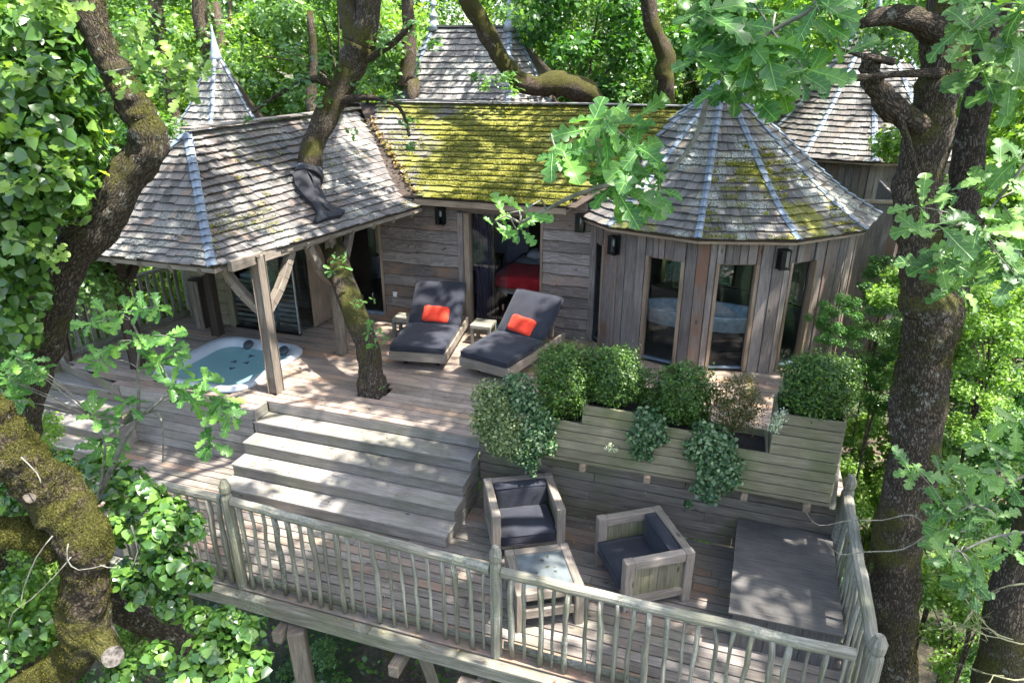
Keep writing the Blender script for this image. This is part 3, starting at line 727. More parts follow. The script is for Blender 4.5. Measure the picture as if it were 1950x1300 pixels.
fr = thing('front_railing', V(-2, 4.48, -.85), 'rustic railing of crooked stakes along the front of the lower terrace', 'railing')
for x, lab in ((-5.95, None), (-4.44, 'weathered post with carved knob'), (-1.645, None)):
    o = obj('post', post_with_finial(MB(), x, 4.47, -.95, .44 if x < -4 else .36, .058), M['rail'], fr)
    if lab: o['label'] = lab
def handrail(a, b, w, h, seed, n=14):
    m = MB(); a = V(*a); b = V(*b); d = (b - a).normalized(); s = V(0, 0, 1).cross(d).normalized(); rd = rng.random()
    prev = None; rings = []
    for i in range(n + 1):
        p = a.lerp(b, i / n) + V(0, 0, .012 * noise.noise(V(i * .6, seed, 0))) + s * .012 * noise.noise(V(i * .5, seed, 5))
        ww = w / 2 * (1 + .14 * noise.noise(V(i * .8, seed, 8))); hh = h / 2
        rings.append([p - s * ww * .7 - V(0, 0, hh), p + s * ww * .7 - V(0, 0, hh), p + s * ww - V(0, 0, hh * .3), p + s * ww * .9 + V(0, 0, hh * .5), p + s * ww * .35 + V(0, 0, hh), p - s * ww * .35 + V(0, 0, hh), p - s * ww * .9 + V(0, 0, hh * .5), p - s * ww - V(0, 0, hh * .3)])
    b0 = len(m.v)
    for r_ in rings: m.v += r_
    for i in range(n):
        for k in range(8):
            m.face([b0 + i * 8 + k, b0 + i * 8 + (k + 1) % 8, b0 + i * 8 + 8 + (k + 1) % 8, b0 + i * 8 + 8 + k], d, rd)
    m.face([b0 + k for k in range(8)][::-1], d, rd); m.face([b0 + n * 8 + k for k in range(8)], d, rd)
    return m
for a, b, za, zb in ((-5.9, -4.50, .20, .21), (-4.38, -1.70, .20, .11), (-1.59, 1.20, .105, .10)):
    obj('handrail', handrail((a, 4.47, za), (b, 4.47, zb), .085, .085, a), M['rail'], fr)
    obj('bottom_rail', handrail((a, 4.52, -.775), (b, 4.52, -.775), .04, .075, a + 3), M['rail'], fr)
    n = round((b - a) / .131)
    for i in range(n):
        x = a + (i + .6) * (b - a) / n + rng.uniform(-.012, .012)
        obj('baluster', crooked(MB(), (x + rng.uniform(-.02, .02), 4.46, rng.uniform(-.84, -.80)), (x, 4.455, za + (zb - za) * (i + .6) / n - .03), rng.choice([.015, .018, .021, .024, .028]), rng.randint(0, 9999)), M['rail'], fr)
rr_ = thing('side_railing', V(1.33, 5.6, -.85), 'railing of stakes closing the right end of the lower terrace', 'railing')
obj('post', post_with_finial(MB(), 1.33, 4.46, -.95, .33, .065), M['rail'], rr_)
obj('post', post_with_finial(MB(), 1.36, 6.62, -.95, .36, .065), M['rail'], rr_)
obj('handrail', handrail((1.335, 4.54, .13), (1.36, 6.55, .13), .10, .075, 31), M['rail'], rr_)
obj('bottom_rail', handrail((1.345, 4.54, -.76), (1.355, 6.55, -.76), .04, .07, 32), M['rail'], rr_)
for i in range(15):
    y = 4.62 + i * .13
    obj('baluster', crooked(MB(), (1.345, y, -.83), (1.35, y, .09), rng.uniform(.018, .025), 500 + i), M['rail'], rr_)
lr = thing('back_railing', V(-9.4, 8, 0), 'sunlit wooden railing closing the deck behind the hot tub, trees beyond', 'railing')
A0, B0 = V(-9.42, 6.95, 0), V(-9.05, 9.05, 0)
obj('post', MB().box(-9.52, -9.42, 6.86, 6.96, -.3, .98, V(0, 0, 1)), M['rail'], lr, bevel=.008)
obj('post', MB().box(-9.10, -9.0, 9.06, 9.16, -.3, .98, V(0, 0, 1)), M['rail'], lr, bevel=.008)
obj('handrail', handrail(A0 + V(0, 0, .93), B0 + V(0, 0, .95), .10, .06, 44), M['rail'], lr)
obj('bottom_rail', handrail(A0 + V(0, 0, .07), B0 + V(0, 0, .07), .05, .08, 45), M['rail'], lr)
for i in range(16):
    p = A0.lerp(B0, (i + .6) / 16.4)
    m = MB(); w = rng.uniform(.028, .04); d = (B0 - A0).normalized()
    m.beam(p + V(-.04, 0, -.04), p + V(-.03, 0, .90), w * 2, .03, up=V(1, 0, 0)); obj('baluster', m, M['rail'], lr, bevel=.004)

# ================================================================== STORAGE BOX
sb = thing('storage_box', V(.84, 6, -.85), 'low plywood chest with a big flat lid in the right corner of the terrace', 'chest')
obj('lid', MB().hexa([V(.325, 5.20, -.442), V(1.295, 5.22, -.442), V(1.31, 6.66, -.442), V(.36, 6.66, -.442), V(.325, 5.20, -.42), V(1.295, 5.22, -.42), V(1.31, 6.66, -.42), V(.36, 6.66, -.42)], V(1, 0, 0)), M['ply'], sb, bevel=.002)
for x0, x1 in ((.37, .36 + .3), (.665, .96), (.965, 1.27)):
    obj('front_panel', MB().box(x0, x1, 5.25, 5.27, -.849, -.445, V(0, 0, 1)), M['ply'], sb)
obj('side_panel', MB().box(.37, .39, 5.275, 6.64, -.849, -.445), M['ply'], sb)
obj('side_panel', MB().box(1.25, 1.27, 5.275, 6.64, -.849, -.445), M['ply'], sb)

# ================================================================== HOT TUB
def loft(mb, loops, rnd=0, close_bottom=True):
    n = len(loops[0]); b0 = len(mb.v)
    for lp in loops: mb.v += lp
    for i in range(len(loops) - 1):
        for k in range(n):
            k2 = (k + 1) % n; a = b0 + i * n
            mb.face([a + k, a + k2, a + n + k2, a + n + k], V(1, 0, 0), rnd, True)
    if close_bottom: mb.face([b0 + (len(loops) - 1) * n + k for k in range(n)], V(1, 0, 0), rnd)
    return mb
ht = thing('hot_tub', V(-6.95, 7.56, 0), 'sunken white hot tub with clear blue water set into the deck', 'hot tub')
def tl(inset, z, wav=0): return [V(x, y, z) for x, y in tub_outline(inset)]
obj('shell', loft(MB(), [tl(.03, -.02), tl(0.0, .005), tl(-.005, .03), tl(.015, .05), tl(.06, .056), tl(.13, .045), tl(.17, .01), tl(.21, -.12), tl(.27, -.3), tl(.44, -.34), tl(.5, -.7)]), M['acrylic'], ht)
wm_, nt, bs, ns, ls = new_mat('tub_water')
tc = ns.new("ShaderNodeTexCoord"); wv = nd(ns, "ShaderNodeTexNoise", inp={'Scale': 4, 'Detail': 3}); ls.new(tc.outputs['Object'], wv.inputs['Vector'])
bp = nd(ns, "ShaderNodeBump", inp={'Strength': .25, 'Distance': .02}); ls.new(wv.outputs[0], bp.inputs['Height'])
tr = ns.new("ShaderNodeBsdfTransparent"); tr.inputs[0].default_value = (.7, .9, .89, 1)
bs.inputs['Base Color'].default_value = (.27, .48, .48, 1); bs.inputs['Roughness'].default_value = .06; ls.new(bp.outputs[0], bs.inputs['Normal'])
mx = ns.new("ShaderNodeMixShader"); mx.inputs[0].default_value = .55; ls.new(tr.outputs[0], mx.inputs[1]); ls.new(bs.outputs[0], mx.inputs[2]); ls.new(mx.outputs[0], ns["Material Output"].inputs[0])
m = MB(); m.v += tl(.185, -.05); m.face(list(range(len(m.v))), V(1, 0, 0), 0)
tag(obj('water', m, wm_, ht), kind=None)
for x, y, r_ in ((-7.1, 8.16, .085), (-6.43, 8.13, .085)):
    o = obj('headrest', MB().disc_stack((0, 0, 0), [(r_ * .8, -.012), (r_, .0), (r_ * .98, .02), (r_ * .7, .04), (r_ * .2, .045)], 14), M['pillow_rubber'], ht, origin=V(0, 0, 0))
    o.location = V(x, y, .045) - wloc(ht); o.rotation_euler = (R(38), 0, 0)
for x, y, zz in ((-6.93, 7.98, -.045), (-7.03, 7.72, -.046), (-6.83, 7.75, -.046), (-6.9, 7.5, -.046), (-6.78, 8.22, .05)):
    m = MB()
    m.tube([V(x, y, zz - .006), V(x, y, zz + .004)], [.028, .026], 8)
    for k in range(3): a = k * 2.1 + x * 9; m.box(x + .04 * math.cos(a) - .008, x + .04 * math.cos(a) + .008, y + .04 * math.sin(a) - .008, y + .04 * math.sin(a) + .008, zz - .004, zz + .003)
    obj('jet', m, M['pillow_rubber'], ht)

# ================================================================== TIMBER PORCH OVER THE TUB
po = thing('timber_porch', V(-6.9, 8.5, 0), 'open timber porch with a hipped shingle roof over the hot tub', 'porch')
def shaped_post(x, y, z1, w, mat, lean=(0, 0), seed=0):
    m = MB(); n = 8; rd = rng.random(); b0 = len(m.v)
    for i in range(n + 1):
        t = i / n; zz = z1 * t; ww = w * (1 - .12 * t) * (1 + .05 * noise.noise(V(seed, t * 4, 0)))
        cx = x + lean[0] * t + .012 * noise.noise(V(seed, t * 3, 5)); cy2 = y + lean[1] * t; k = ww * .28
        for a, b in ((-1, -1), (1, -1), (1, 1), (-1, 1)):
            pa = [V(cx + a * (ww - k), cy2 + b * ww, zz), V(cx + a * ww, cy2 + b * (ww - k), zz)]
            if (a * b) < 0: pa.reverse()
            m.v += pa
    for i in range(n):
        for k in range(8): m.face([b0 + i * 8 + k, b0 + i * 8 + (k + 1) % 8, b0 + i * 8 + 8 + (k + 1) % 8, b0 + i * 8 + 8 + k], V(0, 0, 1), rd)
    m.face([b0 + k for k in range(8)][::-1], V(1, 0, 0), rd); m.face([b0 + n * 8 + k for k in range(8)], V(1, 0, 0), rd)
    return m
def brace(a, b, w, bow=.06):
    m = MB(); a = V(*a); b = V(*b); n = 5; rd = rng.random()
    s = (b - a).cross(V(0, 0, 1)).normalized(); u = s.cross(b - a).normalized()
    for i in range(n):
        p = a.lerp(b, i / n) + u * bow * math.sin(math.pi * i / n) * -1; q = a.lerp(b, (i + 1) / n) + u * bow * math.sin(math.pi * (i + 1) / n) * -1
        m.beam(p, q + (q - p) * .02, w, w * 1.15, rnd=rd)
    return m
P1, P2, P3, P4 = (-5.72, 6.97), (-7.93, 8.45), (-5.57, 8.4), (-8.15, 7.03)
for (x, y), w, mt, lab, dirs in ((P1, .088, 'post', 'thick forked oak post beside the tub', ((.05, .62), (-.62, .0))), (P2, .085, 'dark_post', 'dark square post behind the tub', ()),
                         (P3, .075, 'post', None, ((0, -.55), (0, .55))), (P4, .095, 'dark_post', 'dark post with a broad curved brace', ((-.45, .0), (.0, .5)))):
    o = obj('post', shaped_post(x, y, 1.92, w, mt, seed=x), M[mt], po, bevel=.006)
    if lab: o['label'] = lab
    for dx, dy in dirs:
        obj('brace', brace((x, y, 1.12 if mt == 'post' else 1.2), (x + dx, y + dy, 1.82), .10), M[mt], po, bevel=.008)
obj('beam', MB().beam(V(-5.80, 6.55, 1.88), V(-5.2, 10.0, 1.93), .10, .14), M['post'], po, bevel=.008)
obj('beam', MB().beam(V(-8.35, 6.85, 1.86), V(-5.85, 6.85, 1.87), .10, .12), M['post'], po, bevel=.008)
obj('beam', MB().beam(V(-8.2, 6.9, 1.80), V(-8.4, 10.0, 1.82), .10, .14), M['post'], po, bevel=.008)
prf = sub_empty('roof', po, V(-6.9, 8.5, 2))
C0, CL, EE, RA, RB = V(-5.90, 6.38, 1.90), V(-8.62, 6.36, 1.90), V(-4.78, 9.85, 2.05), V(-7.08, 7.62, 3.30), V(-6.95, 11.75, 3.32)
def sagged(a, b, s): m_ = a.lerp(b, .33) - V(0, 0, s); m2 = a.lerp(b, .66) - V(0, 0, s * .8); return [a, m_, m2, b]
hipR = sagged(C0, RA, .13); hipL = sagged(CL, RA, .13); valR = sagged(EE, RB, .06); backL = sagged(V(-9.25, 9.9, 1.95), V(-7.0, 10.6, 3.31), .1)
sh = facet_shingles(hipR, valR, 17, .125)
lay_roof(prf, sh, M['sh_porch'], 240)
sh2 = facet_shingles(hipL, hipR, 17, .15)
for c, g in sh2[:]: pass
s2 = sorted(sh2, key=lambda c: -c[0][1].x)
for c, g in s2[:60]: obj('shingle', MB().hexa(c, g), M['sh_porch'], prf)
m = MB()
for c, g in s2[60:] + facet_shingles(backL, hipL, 17, .16): m.hexa(c, g)
o = obj('shingle_rows', m, M['sh_porch'], prf, origin=wloc(prf)); o['kind'] = 'stuff'
hip_flashing(prf, hipR, 17, .115, V(.3, -.6, .75)); hip_flashing(prf, hipL, 17, .115, V(-.3, -.6, .75))
quads = []
for Lp, Rp in ((hipR, valR), (hipL, hipR), (backL, hipL)):
    for i in range(3): quads.append([Lp[i], Rp[i], Rp[i + 1], Lp[i + 1]])
under_sheet(prf, quads, M['dark_post'])
obj('ridge_board', MB().beam(RA + V(0, -.03, .05), RB + V(0, 0, .05), .2, .03), M['sh_porch'], prf, bevel=.004)
obj('fascia', MB().beam(C0 + V(-.03, .05, -.045), EE + V(-.03, 0, -.045), .03, .07), M['post'], prf)
obj('fascia', MB().beam(CL + V(0, .04, -.045), C0 + V(0, .04, -.045), .03, .07), M['post'], prf)
for i in range(9):
    a = C0.lerp(EE, (i + .5) / 9) + V(-.02, 0, -.09); obj('rafter', MB().beam(a, a + V(-.75, .09, .33), .05, .09), M['post'], prf)
for i in range(6):
    a = CL.lerp(C0, (i + .5) / 6) + V(0, .03, -.09); obj('rafter', MB().beam(a, a + V(0, .5, .32), .05, .09), M['post'], prf)

# ================================================================== BATH HUT UNDER THE PORCH
hut = thing('shower_hut', V(-7.6, 9.4, 0), 'timber and glass shower room under the porch, behind the hot tub', 'shower room')
hx0, hx1, hy = -8.75, -6.62, 8.86
def clad_wall(parent, x0, x1, y, z0, z1, rows, mat='clad', axis='x', out=-1, cutsf=None, name='plank', wav=.016):
    """overlapping waney boards; axis x: wall along x facing -y (out=-1)"""
    h = (z1 - z0) / rows
    for i in range(rows):
        a, b = z0 + h * i, z0 + h * (i + 1) + .022
        cuts = [x0, x1] if not cutsf else cutsf(i)
        for p, q in zip(cuts, cuts[1:]):
            m = MB(); n = max(2, int((q - p) / .12)); rd = rng.random(); sd2 = rng.random() * 50
            for k in range(n):
                s0, s1 = p + (q - p) * k / n, p + (q - p) * (k + 1) / n
                lo0 = a + wav * noise.noise(V(s0 * 2.4, sd2, 0)) * 1.6; lo1 = a + wav * noise.noise(V(s1 * 2.4, sd2, 0)) * 1.6
                def pt(s, yy, zz): return V(s, yy, zz) if axis == 'x' else V(yy, s, zz)
                o1, o2 = y + out * .050, y + out * .012; o3 = y + out * .006
                c = [pt(s0 + .001 * (k == 0), o3, lo0), pt(s1, o3, lo1), pt(s1, o1, lo1), pt(s0, o1, lo0), pt(s0, y - out * .004, b), pt(s1, y - out * .004, b), pt(s1, o2, b), pt(s0, o2, b)]
                b0 = len(m.v); m.v += c; g = pt(1, 0, 0) - pt(0, 0, 0)
                fs = [(4, 5, 6, 7), (0, 1, 2, 3), (3, 2, 6, 7), (0, 1, 5, 4)]
                if k == 0: fs.append((0, 3, 7, 4))
                if k == n - 1: fs.append((1, 2, 6, 5))
                for f in fs: m.face([b0 + j for j in f], g, rd)
            obj(name, m, M[mat], parent)
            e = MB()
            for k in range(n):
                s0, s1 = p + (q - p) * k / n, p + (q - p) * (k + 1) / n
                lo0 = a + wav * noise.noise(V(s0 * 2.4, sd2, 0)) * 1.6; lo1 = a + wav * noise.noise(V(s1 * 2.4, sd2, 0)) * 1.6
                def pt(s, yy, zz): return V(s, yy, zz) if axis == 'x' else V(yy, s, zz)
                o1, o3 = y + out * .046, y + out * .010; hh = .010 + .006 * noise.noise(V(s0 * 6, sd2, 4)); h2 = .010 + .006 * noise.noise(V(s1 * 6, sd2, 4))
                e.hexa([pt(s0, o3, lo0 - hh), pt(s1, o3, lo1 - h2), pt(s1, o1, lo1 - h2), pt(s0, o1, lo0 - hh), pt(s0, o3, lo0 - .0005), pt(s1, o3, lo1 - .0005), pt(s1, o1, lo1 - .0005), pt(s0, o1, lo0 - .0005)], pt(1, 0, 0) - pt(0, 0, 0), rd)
            obj('lap_shadow_edge', e, M['dark_post'], parent)  # dark strip that paints the lap's shadow line under each board
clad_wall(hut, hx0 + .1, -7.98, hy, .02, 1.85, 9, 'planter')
obj('corner_post', MB().box(hx0 - .02, hx0 + .1, hy - .04, hy + .08, 0, 1.9, V(0, 0, 1)), M['post'], hut, bevel=.006)
obj('jamb', MB().box(-7.98, -7.88, hy - .035, hy + .06, 0, 1.88, V(0, 0, 1)), M['planter'], hut, bevel=.005)
for i in range(5):
    x0_, x1_ = (-7.86, -7.33) if i < 0 else (-7.86, -7.33)
for i in range(9):
    obj('slat', MB().box(-7.86, -7.36, hy + .03, hy + .05, .12 + i * .085, .12 + i * .085 + .055), M['board'], hut)
    obj('slat', MB().box(-7.02, -6.66, hy + .03, hy + .05, .12 + i * .085, .12 + i * .085 + .055), M['board'], hut)
tile = plain('pebble_tiles', (.10, .13, .15), rough=.35, noise_amt=.85, nscale=42)
obj('tiled_column', MB().box(-7.33, -7.08, hy + .02, hy + .14, .06, 1.55), tile, hut)
obj('glass_panel', MB().box(-7.87, -6.66, hy - .012, hy - .002, .05, 1.86), M['clear'], hut)
obj('glass_panel', MB().box(hx1 - .006, hx1 + .004, hy + .05, 10.1, .05, 1.86), M['clear'], hut)
obj('glass_edge', MB().box(hx1 - .02, hx1, hy - .02, hy, .03, 1.86), plain('steel', (.5, .52, .52), .3, .8), hut)
obj('floor_track', MB().box(-7.88, hx1, hy - .03, hy + .03, .002, .03), M['black'], hut)
obj('back_wall', MB().box(hx0, hx1 + .02, 10.06, 10.12, 0, 1.9), M['clad'], hut)
obj('side_wall', MB().box(hx0, hx0 + .05, hy + .08, 10.05, 0, 1.9), M['clad'], hut)
obj('basin', MB().box(-7.85, -7.4, hy + .2, hy + .5, .75, .88), M['acrylic'], hut, bevel=.02)
bn = thing('tall_bin', V(-8.42, 8.62, 0), 'narrow plank box with an open top against the shower room wall', 'bin')
for x in (-8.50, -8.405): obj('plank', MB().box(x, x + .09, 8.60, 8.62, 0, .82, V(0, 0, 1)), M['post'], bn, bevel=.003)
obj('side_panel', MB().box(-8.33, -8.31, 8.60, 8.80, 0, .80, V(0, 0, 1)), M['dark_post'], bn)
obj('side_panel', MB().box(-8.50, -8.48, 8.625, 8.80, 0, .80, V(0, 0, 1)), M['dark_post'], bn)
obj('lid', MB().box(-8.51, -8.30, 8.59, 8.81, .825, .84), M['black'], bn)

# ================================================================== MAIN CABIN
cb = thing('main_cabin', V(-4, 10.2, 0), 'timber cabin with a moss covered shingle roof and an open bedroom door', 'cabin')
WY = 10.17
wl = sub_empty('wall', cb, V(-4, WY, 1))
DX0, DX1 = -4.13, -2.93
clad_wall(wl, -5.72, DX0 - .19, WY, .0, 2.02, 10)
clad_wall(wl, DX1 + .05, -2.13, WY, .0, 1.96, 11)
obj('lintel_board', MB().hexa([V(-5.72, WY - .04, 2.02), V(-2.2, WY - .04, 1.9), V(-2.2, WY, 1.9), V(-5.72, WY, 2.02), V(-5.72, WY - .04, 2.2), V(-2.2, WY - .04, 2.2), V(-2.2, WY, 2.2), V(-5.72, WY, 2.2)]), M['clad'], wl, bevel=.004)
obj('corner_board', MB().box(-2.13, -2.03, WY - .05, WY + .05, 0, 2.1, V(0, 0, 1)), M['clad'], wl, bevel=.005)
obj('backing', MB().box(-5.72, DX0 - .12, WY + .006, WY + .06, 0, 2.2).box(DX1 + .03, -2.1, WY + .006, WY + .06, 0, 2.2).box(DX0 - .11, DX1 + .02, WY + .006, WY + .06, 1.92, 2.2), M['clad'], wl)
dr = sub_empty('door', cb, V(-3.5, WY, 0)); tag(dr, 'open sliding glass door with the bed behind')
obj('jamb', MB().box(DX0 - .19, DX0 - .10, WY - .055, WY + .05, .0, 1.93, V(0, 0, 1)), M['clad'], dr, bevel=.005)
obj('jamb', MB().box(DX0 - .095, DX0 - .005, WY - .02, WY + .14, .0, 1.92, V(0, 0, 1)), M['trim'], dr, bevel=.004)
obj('jamb', MB().box(DX1 + .005, DX1 + .045, WY - .045, WY + .12, .0, 1.92, V(0, 0, 1)), M['trim'], dr, bevel=.004)
obj('threshold', MB().box(DX0, DX1, WY - .03, WY + .12, .005, .035), M['zinc'], dr)
obj('pane', MB().box(DX0 + .01, DX0 + .62, WY + .065, WY + .073, .04, 1.9), M['glass'], dr)
obj('stile', MB().box(DX0 + .34, DX0 + .39, WY + .10, WY + .13, .04, 1.9, V(0, 0, 1)), M['dark_post'], dr)
ow = sub_empty('window', cb, V(-6.1, WY, 0)); tag(ow, 'tall dark sliding window beside the shower room')
obj('frame', MB().box(-5.775, -5.725, WY - .05, WY + .1, 0, 1.92, V(0, 0, 1)), M['trim'], ow, bevel=.003)
obj('frame', MB().box(-6.62, -6.56, WY - .05, WY + .1, 0, 1.92, V(0, 0, 1)), M['trim'], ow, bevel=.003)
obj('pane', MB().box(-6.56, -5.78, WY, WY + .01, .06, 1.9), M['glass'], ow)
obj('sill', MB().box(-6.56, -5.775, WY - .03, WY + .05, .005, .06), M['zinc'], ow)
obj('panel_door', MB().box(-6.60, -6.57, 9.2, WY - .06, .03, 1.85, V(0, 0, 1)), M['trim'], cb, bevel=.003)
obj('bench', MB().box(-6.5, -5.75, 11.6, 12.2, .35, .42).box(-6.5, -5.75, 12.1, 12.2, .43, .8), M['trim'], cb)
# inside
rm = sub_empty('bedroom', cb, V(-4, 11.5, 0))
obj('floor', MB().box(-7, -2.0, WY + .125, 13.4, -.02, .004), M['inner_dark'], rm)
obj('back_wall', MB().box(-7, -4.7, 13.2, 13.25, .01, 3.0).box(-4.7, -2.4, 13.2, 13.25, .01, 1.05).box(-4.7, -2.4, 13.2, 13.25, 1.95, 3.0).box(-2.4, -2.0, 13.2, 13.25, .01, 3.0), M['inner'], rm)
obj('added_rear_window', MB().box(-4.7, -2.4, 13.22, 13.23, 1.05, 1.95), M['clear'], rm)  # unseen opening added to brighten the dark bedroom
obj('side_wall', MB().box(-2.1, -2.05, WY + .15, 13.2, .01, 2.2), M['inner'], rm)
obj('partition', MB().box(-5.4, -5.35, WY + .15, 13.2, .01, 2.4), M['inner'], rm)
obj('outer_wall', MB().box(-7.05, -7, WY - .05, 13.2, -.02, 2.6), M['dark_post'], rm)
curt = fabric('dark_curtain', (.05, .035, .05))
m = MB(); pts = 16
for i in range(pts):
    a = DX0 + .03 + i * .017; b = a + .017
    ya = WY + .17 + .02 * math.sin(i * 1.9); yb = WY + .17 + .02 * math.sin((i + 1) * 1.9)
    m.hexa([V(a, ya, .05), V(b, yb, .05), V(b, yb + .006, .05), V(a, ya + .006, .05), V(a, ya, 1.88), V(b, yb, 1.88), V(b, yb + .006, 1.88), V(a, ya + .006, 1.88)], V(0, 0, 1), .5)
tag(obj('door_curtain', m, curt, None), 'dark curtain gathered at the left of the open bedroom door', 'curtain')
bed = thing('double_bed', V(-3.2, 12.2, 0), 'bed with a red throw and white sheets inside the open door', 'bed')
bed.rotation_euler = (0, 0, 0)
bx0, bx1, by0, by1 = -4.10, -2.5, 11.22, 13.0
obj('frame', MB().box(bx0 + .05, bx1, by0 + .02, by0 + .06, .30, .42).box(bx0 + .02, bx0 + .07, by0, by0 + .06, 0, .42), M['trim'], bed)
soft_box('mattress', bx0, bx1, by0 + .05, by1, .24, .56, M['linen'], bed)
soft_box('throw', bx0 - .03, bx1 + .02, by0 - .02, by0 + .95, .36, .60, M['throw'], bed, r=.05)
obj('throw_corner', MB().box(bx0 - .035, bx0 + .03, by0 - .03, by0 + .5, .12, .45), M['throw'], bed, bevel=.02)
soft_box('pillow', bx0 + .2, bx0 + .8, by1 - .5, by1 - .05, .57, .72, M['linen'], bed, r=.07)
obj('headboard', MB().box(bx0 + .1, bx1, by1 + .02, by1 + .08, .3, 1.25), M['dark_post'], bed)
ns_ = thing('bedside_table', V(-4.7, 12.8, 0), 'small dark bedside table left of the bed', 'bedside table')
obj('top', MB().box(-4.85, -4.5, 12.6, 12.95, .48, .52), M['dark_post'], ns_)
for x in (-4.83, -4.56): 
    for y in (12.63, 12.88): obj('leg', MB().box(x, x + .04, y, y + .04, 0, .479), M['dark_post'], ns_)
# socket
sk_ = thing('wall_socket', V(-5.53, WY - .03, .42), 'white square power socket low on the cabin wall left of the loungers', 'socket')
obj('plate', MB().box(-5.57, -5.49, WY - .05, WY - .034, .38, .47), M['white'], sk_, bevel=.006)
obj('cover', MB().box(-5.555, -5.505, WY - .056, WY - .0505, .395, .455), M['white'], sk_, bevel=.003)

# main roof
mr = sub_empty('roof', cb, V(-3.5, 10.9, 2.8))
ME, MRt = V(-2.42, 9.78, 2.20), V(-.3, 12.1, 3.46)
MLt = V(-6.7, 12.1, 3.46)
Lm = [V(-4.86, 9.78, 2.20), V(-5.6, 10.5, 2.60), V(-6.5, 11.4, 3.09), MLt]
Rm = [ME, V(-1.95, 10.35, 2.51), V(-1.2, 11.2, 2.98), MRt]
lay_roof(mr, facet_shingles(Lm, Rm, 17, .135), M['sh_main'], 290)
under_sheet(mr, [[V(-5.2, 9.80, 2.2), V(-2.3, 9.80, 2.2), V(-.3, 12.1, 3.45), V(-7.1, 12.1, 3.45)], [V(-7.4, 12.1, 3.45), V(0, 12.1, 3.45), V(0, 14.4, 2.2), V(-7.4, 14.4, 2.2)]], M['dark_post'])
obj('gable_fill', MB().box(-7.0, -5.4, 10.9, 10.95, 1.9, 2.5), M['dark_post'], mr)
for i in range(7):
    a = -7.0 + i * .98
    obj('ridge_board', MB().beam(V(a, 12.06, 3.50 + rng.uniform(-.004, .004)), V(a + .97, 12.06, 3.50), .19, .022), M['sh_back'], mr, bevel=.003)
obj('fascia', MB().box(-4.9, -2.45, 9.80, 9.83, 2.08, 2.17), M['trim'], mr)
obj('soffit', MB().box(-4.9, -2.42, 9.83, WY, 2.12, 2.15), M['clad'], mr)
deb = nr.uniform(0, 1, 260); dp = np.array([list(V(-4.86, 9.78, 2.20).lerp(V(-6.6, 11.6, 3.2), t) + V(0, 0, .055)) for t in deb]) + nr.normal(size=(260, 3)) * [.045, .045, .006]
litter = leafmat('dead_leaf', (.13, .07, .025), (.26, .16, .06), (.42, .34, .14), trans=.1)
tag(link('leaf_litter', leaf_mesh('leaf_litter', dp, nr.normal(size=(260, 3)) * .5 + [0, 0, 1], .06, 'diamond', litter), None, V(0, 0, 0)), 'dead leaves caught in the valley between the two roofs', 'leaf litter', kind='stuff')

# ================================================================== ROUND TOWER
TC = V(-.5, 11.73, 0)
tw = thing('round_tower', TC, 'polygonal timber tower room with tall windows and a conical shingle roof', 'tower')
def tv(a, r, z): return V(TC.x + r * math.sin(R(a)), TC.y - r * math.cos(R(a)), z)
RW = 2.27
twl = sub_empty('wall', tw, TC + V(0, 0, 1))
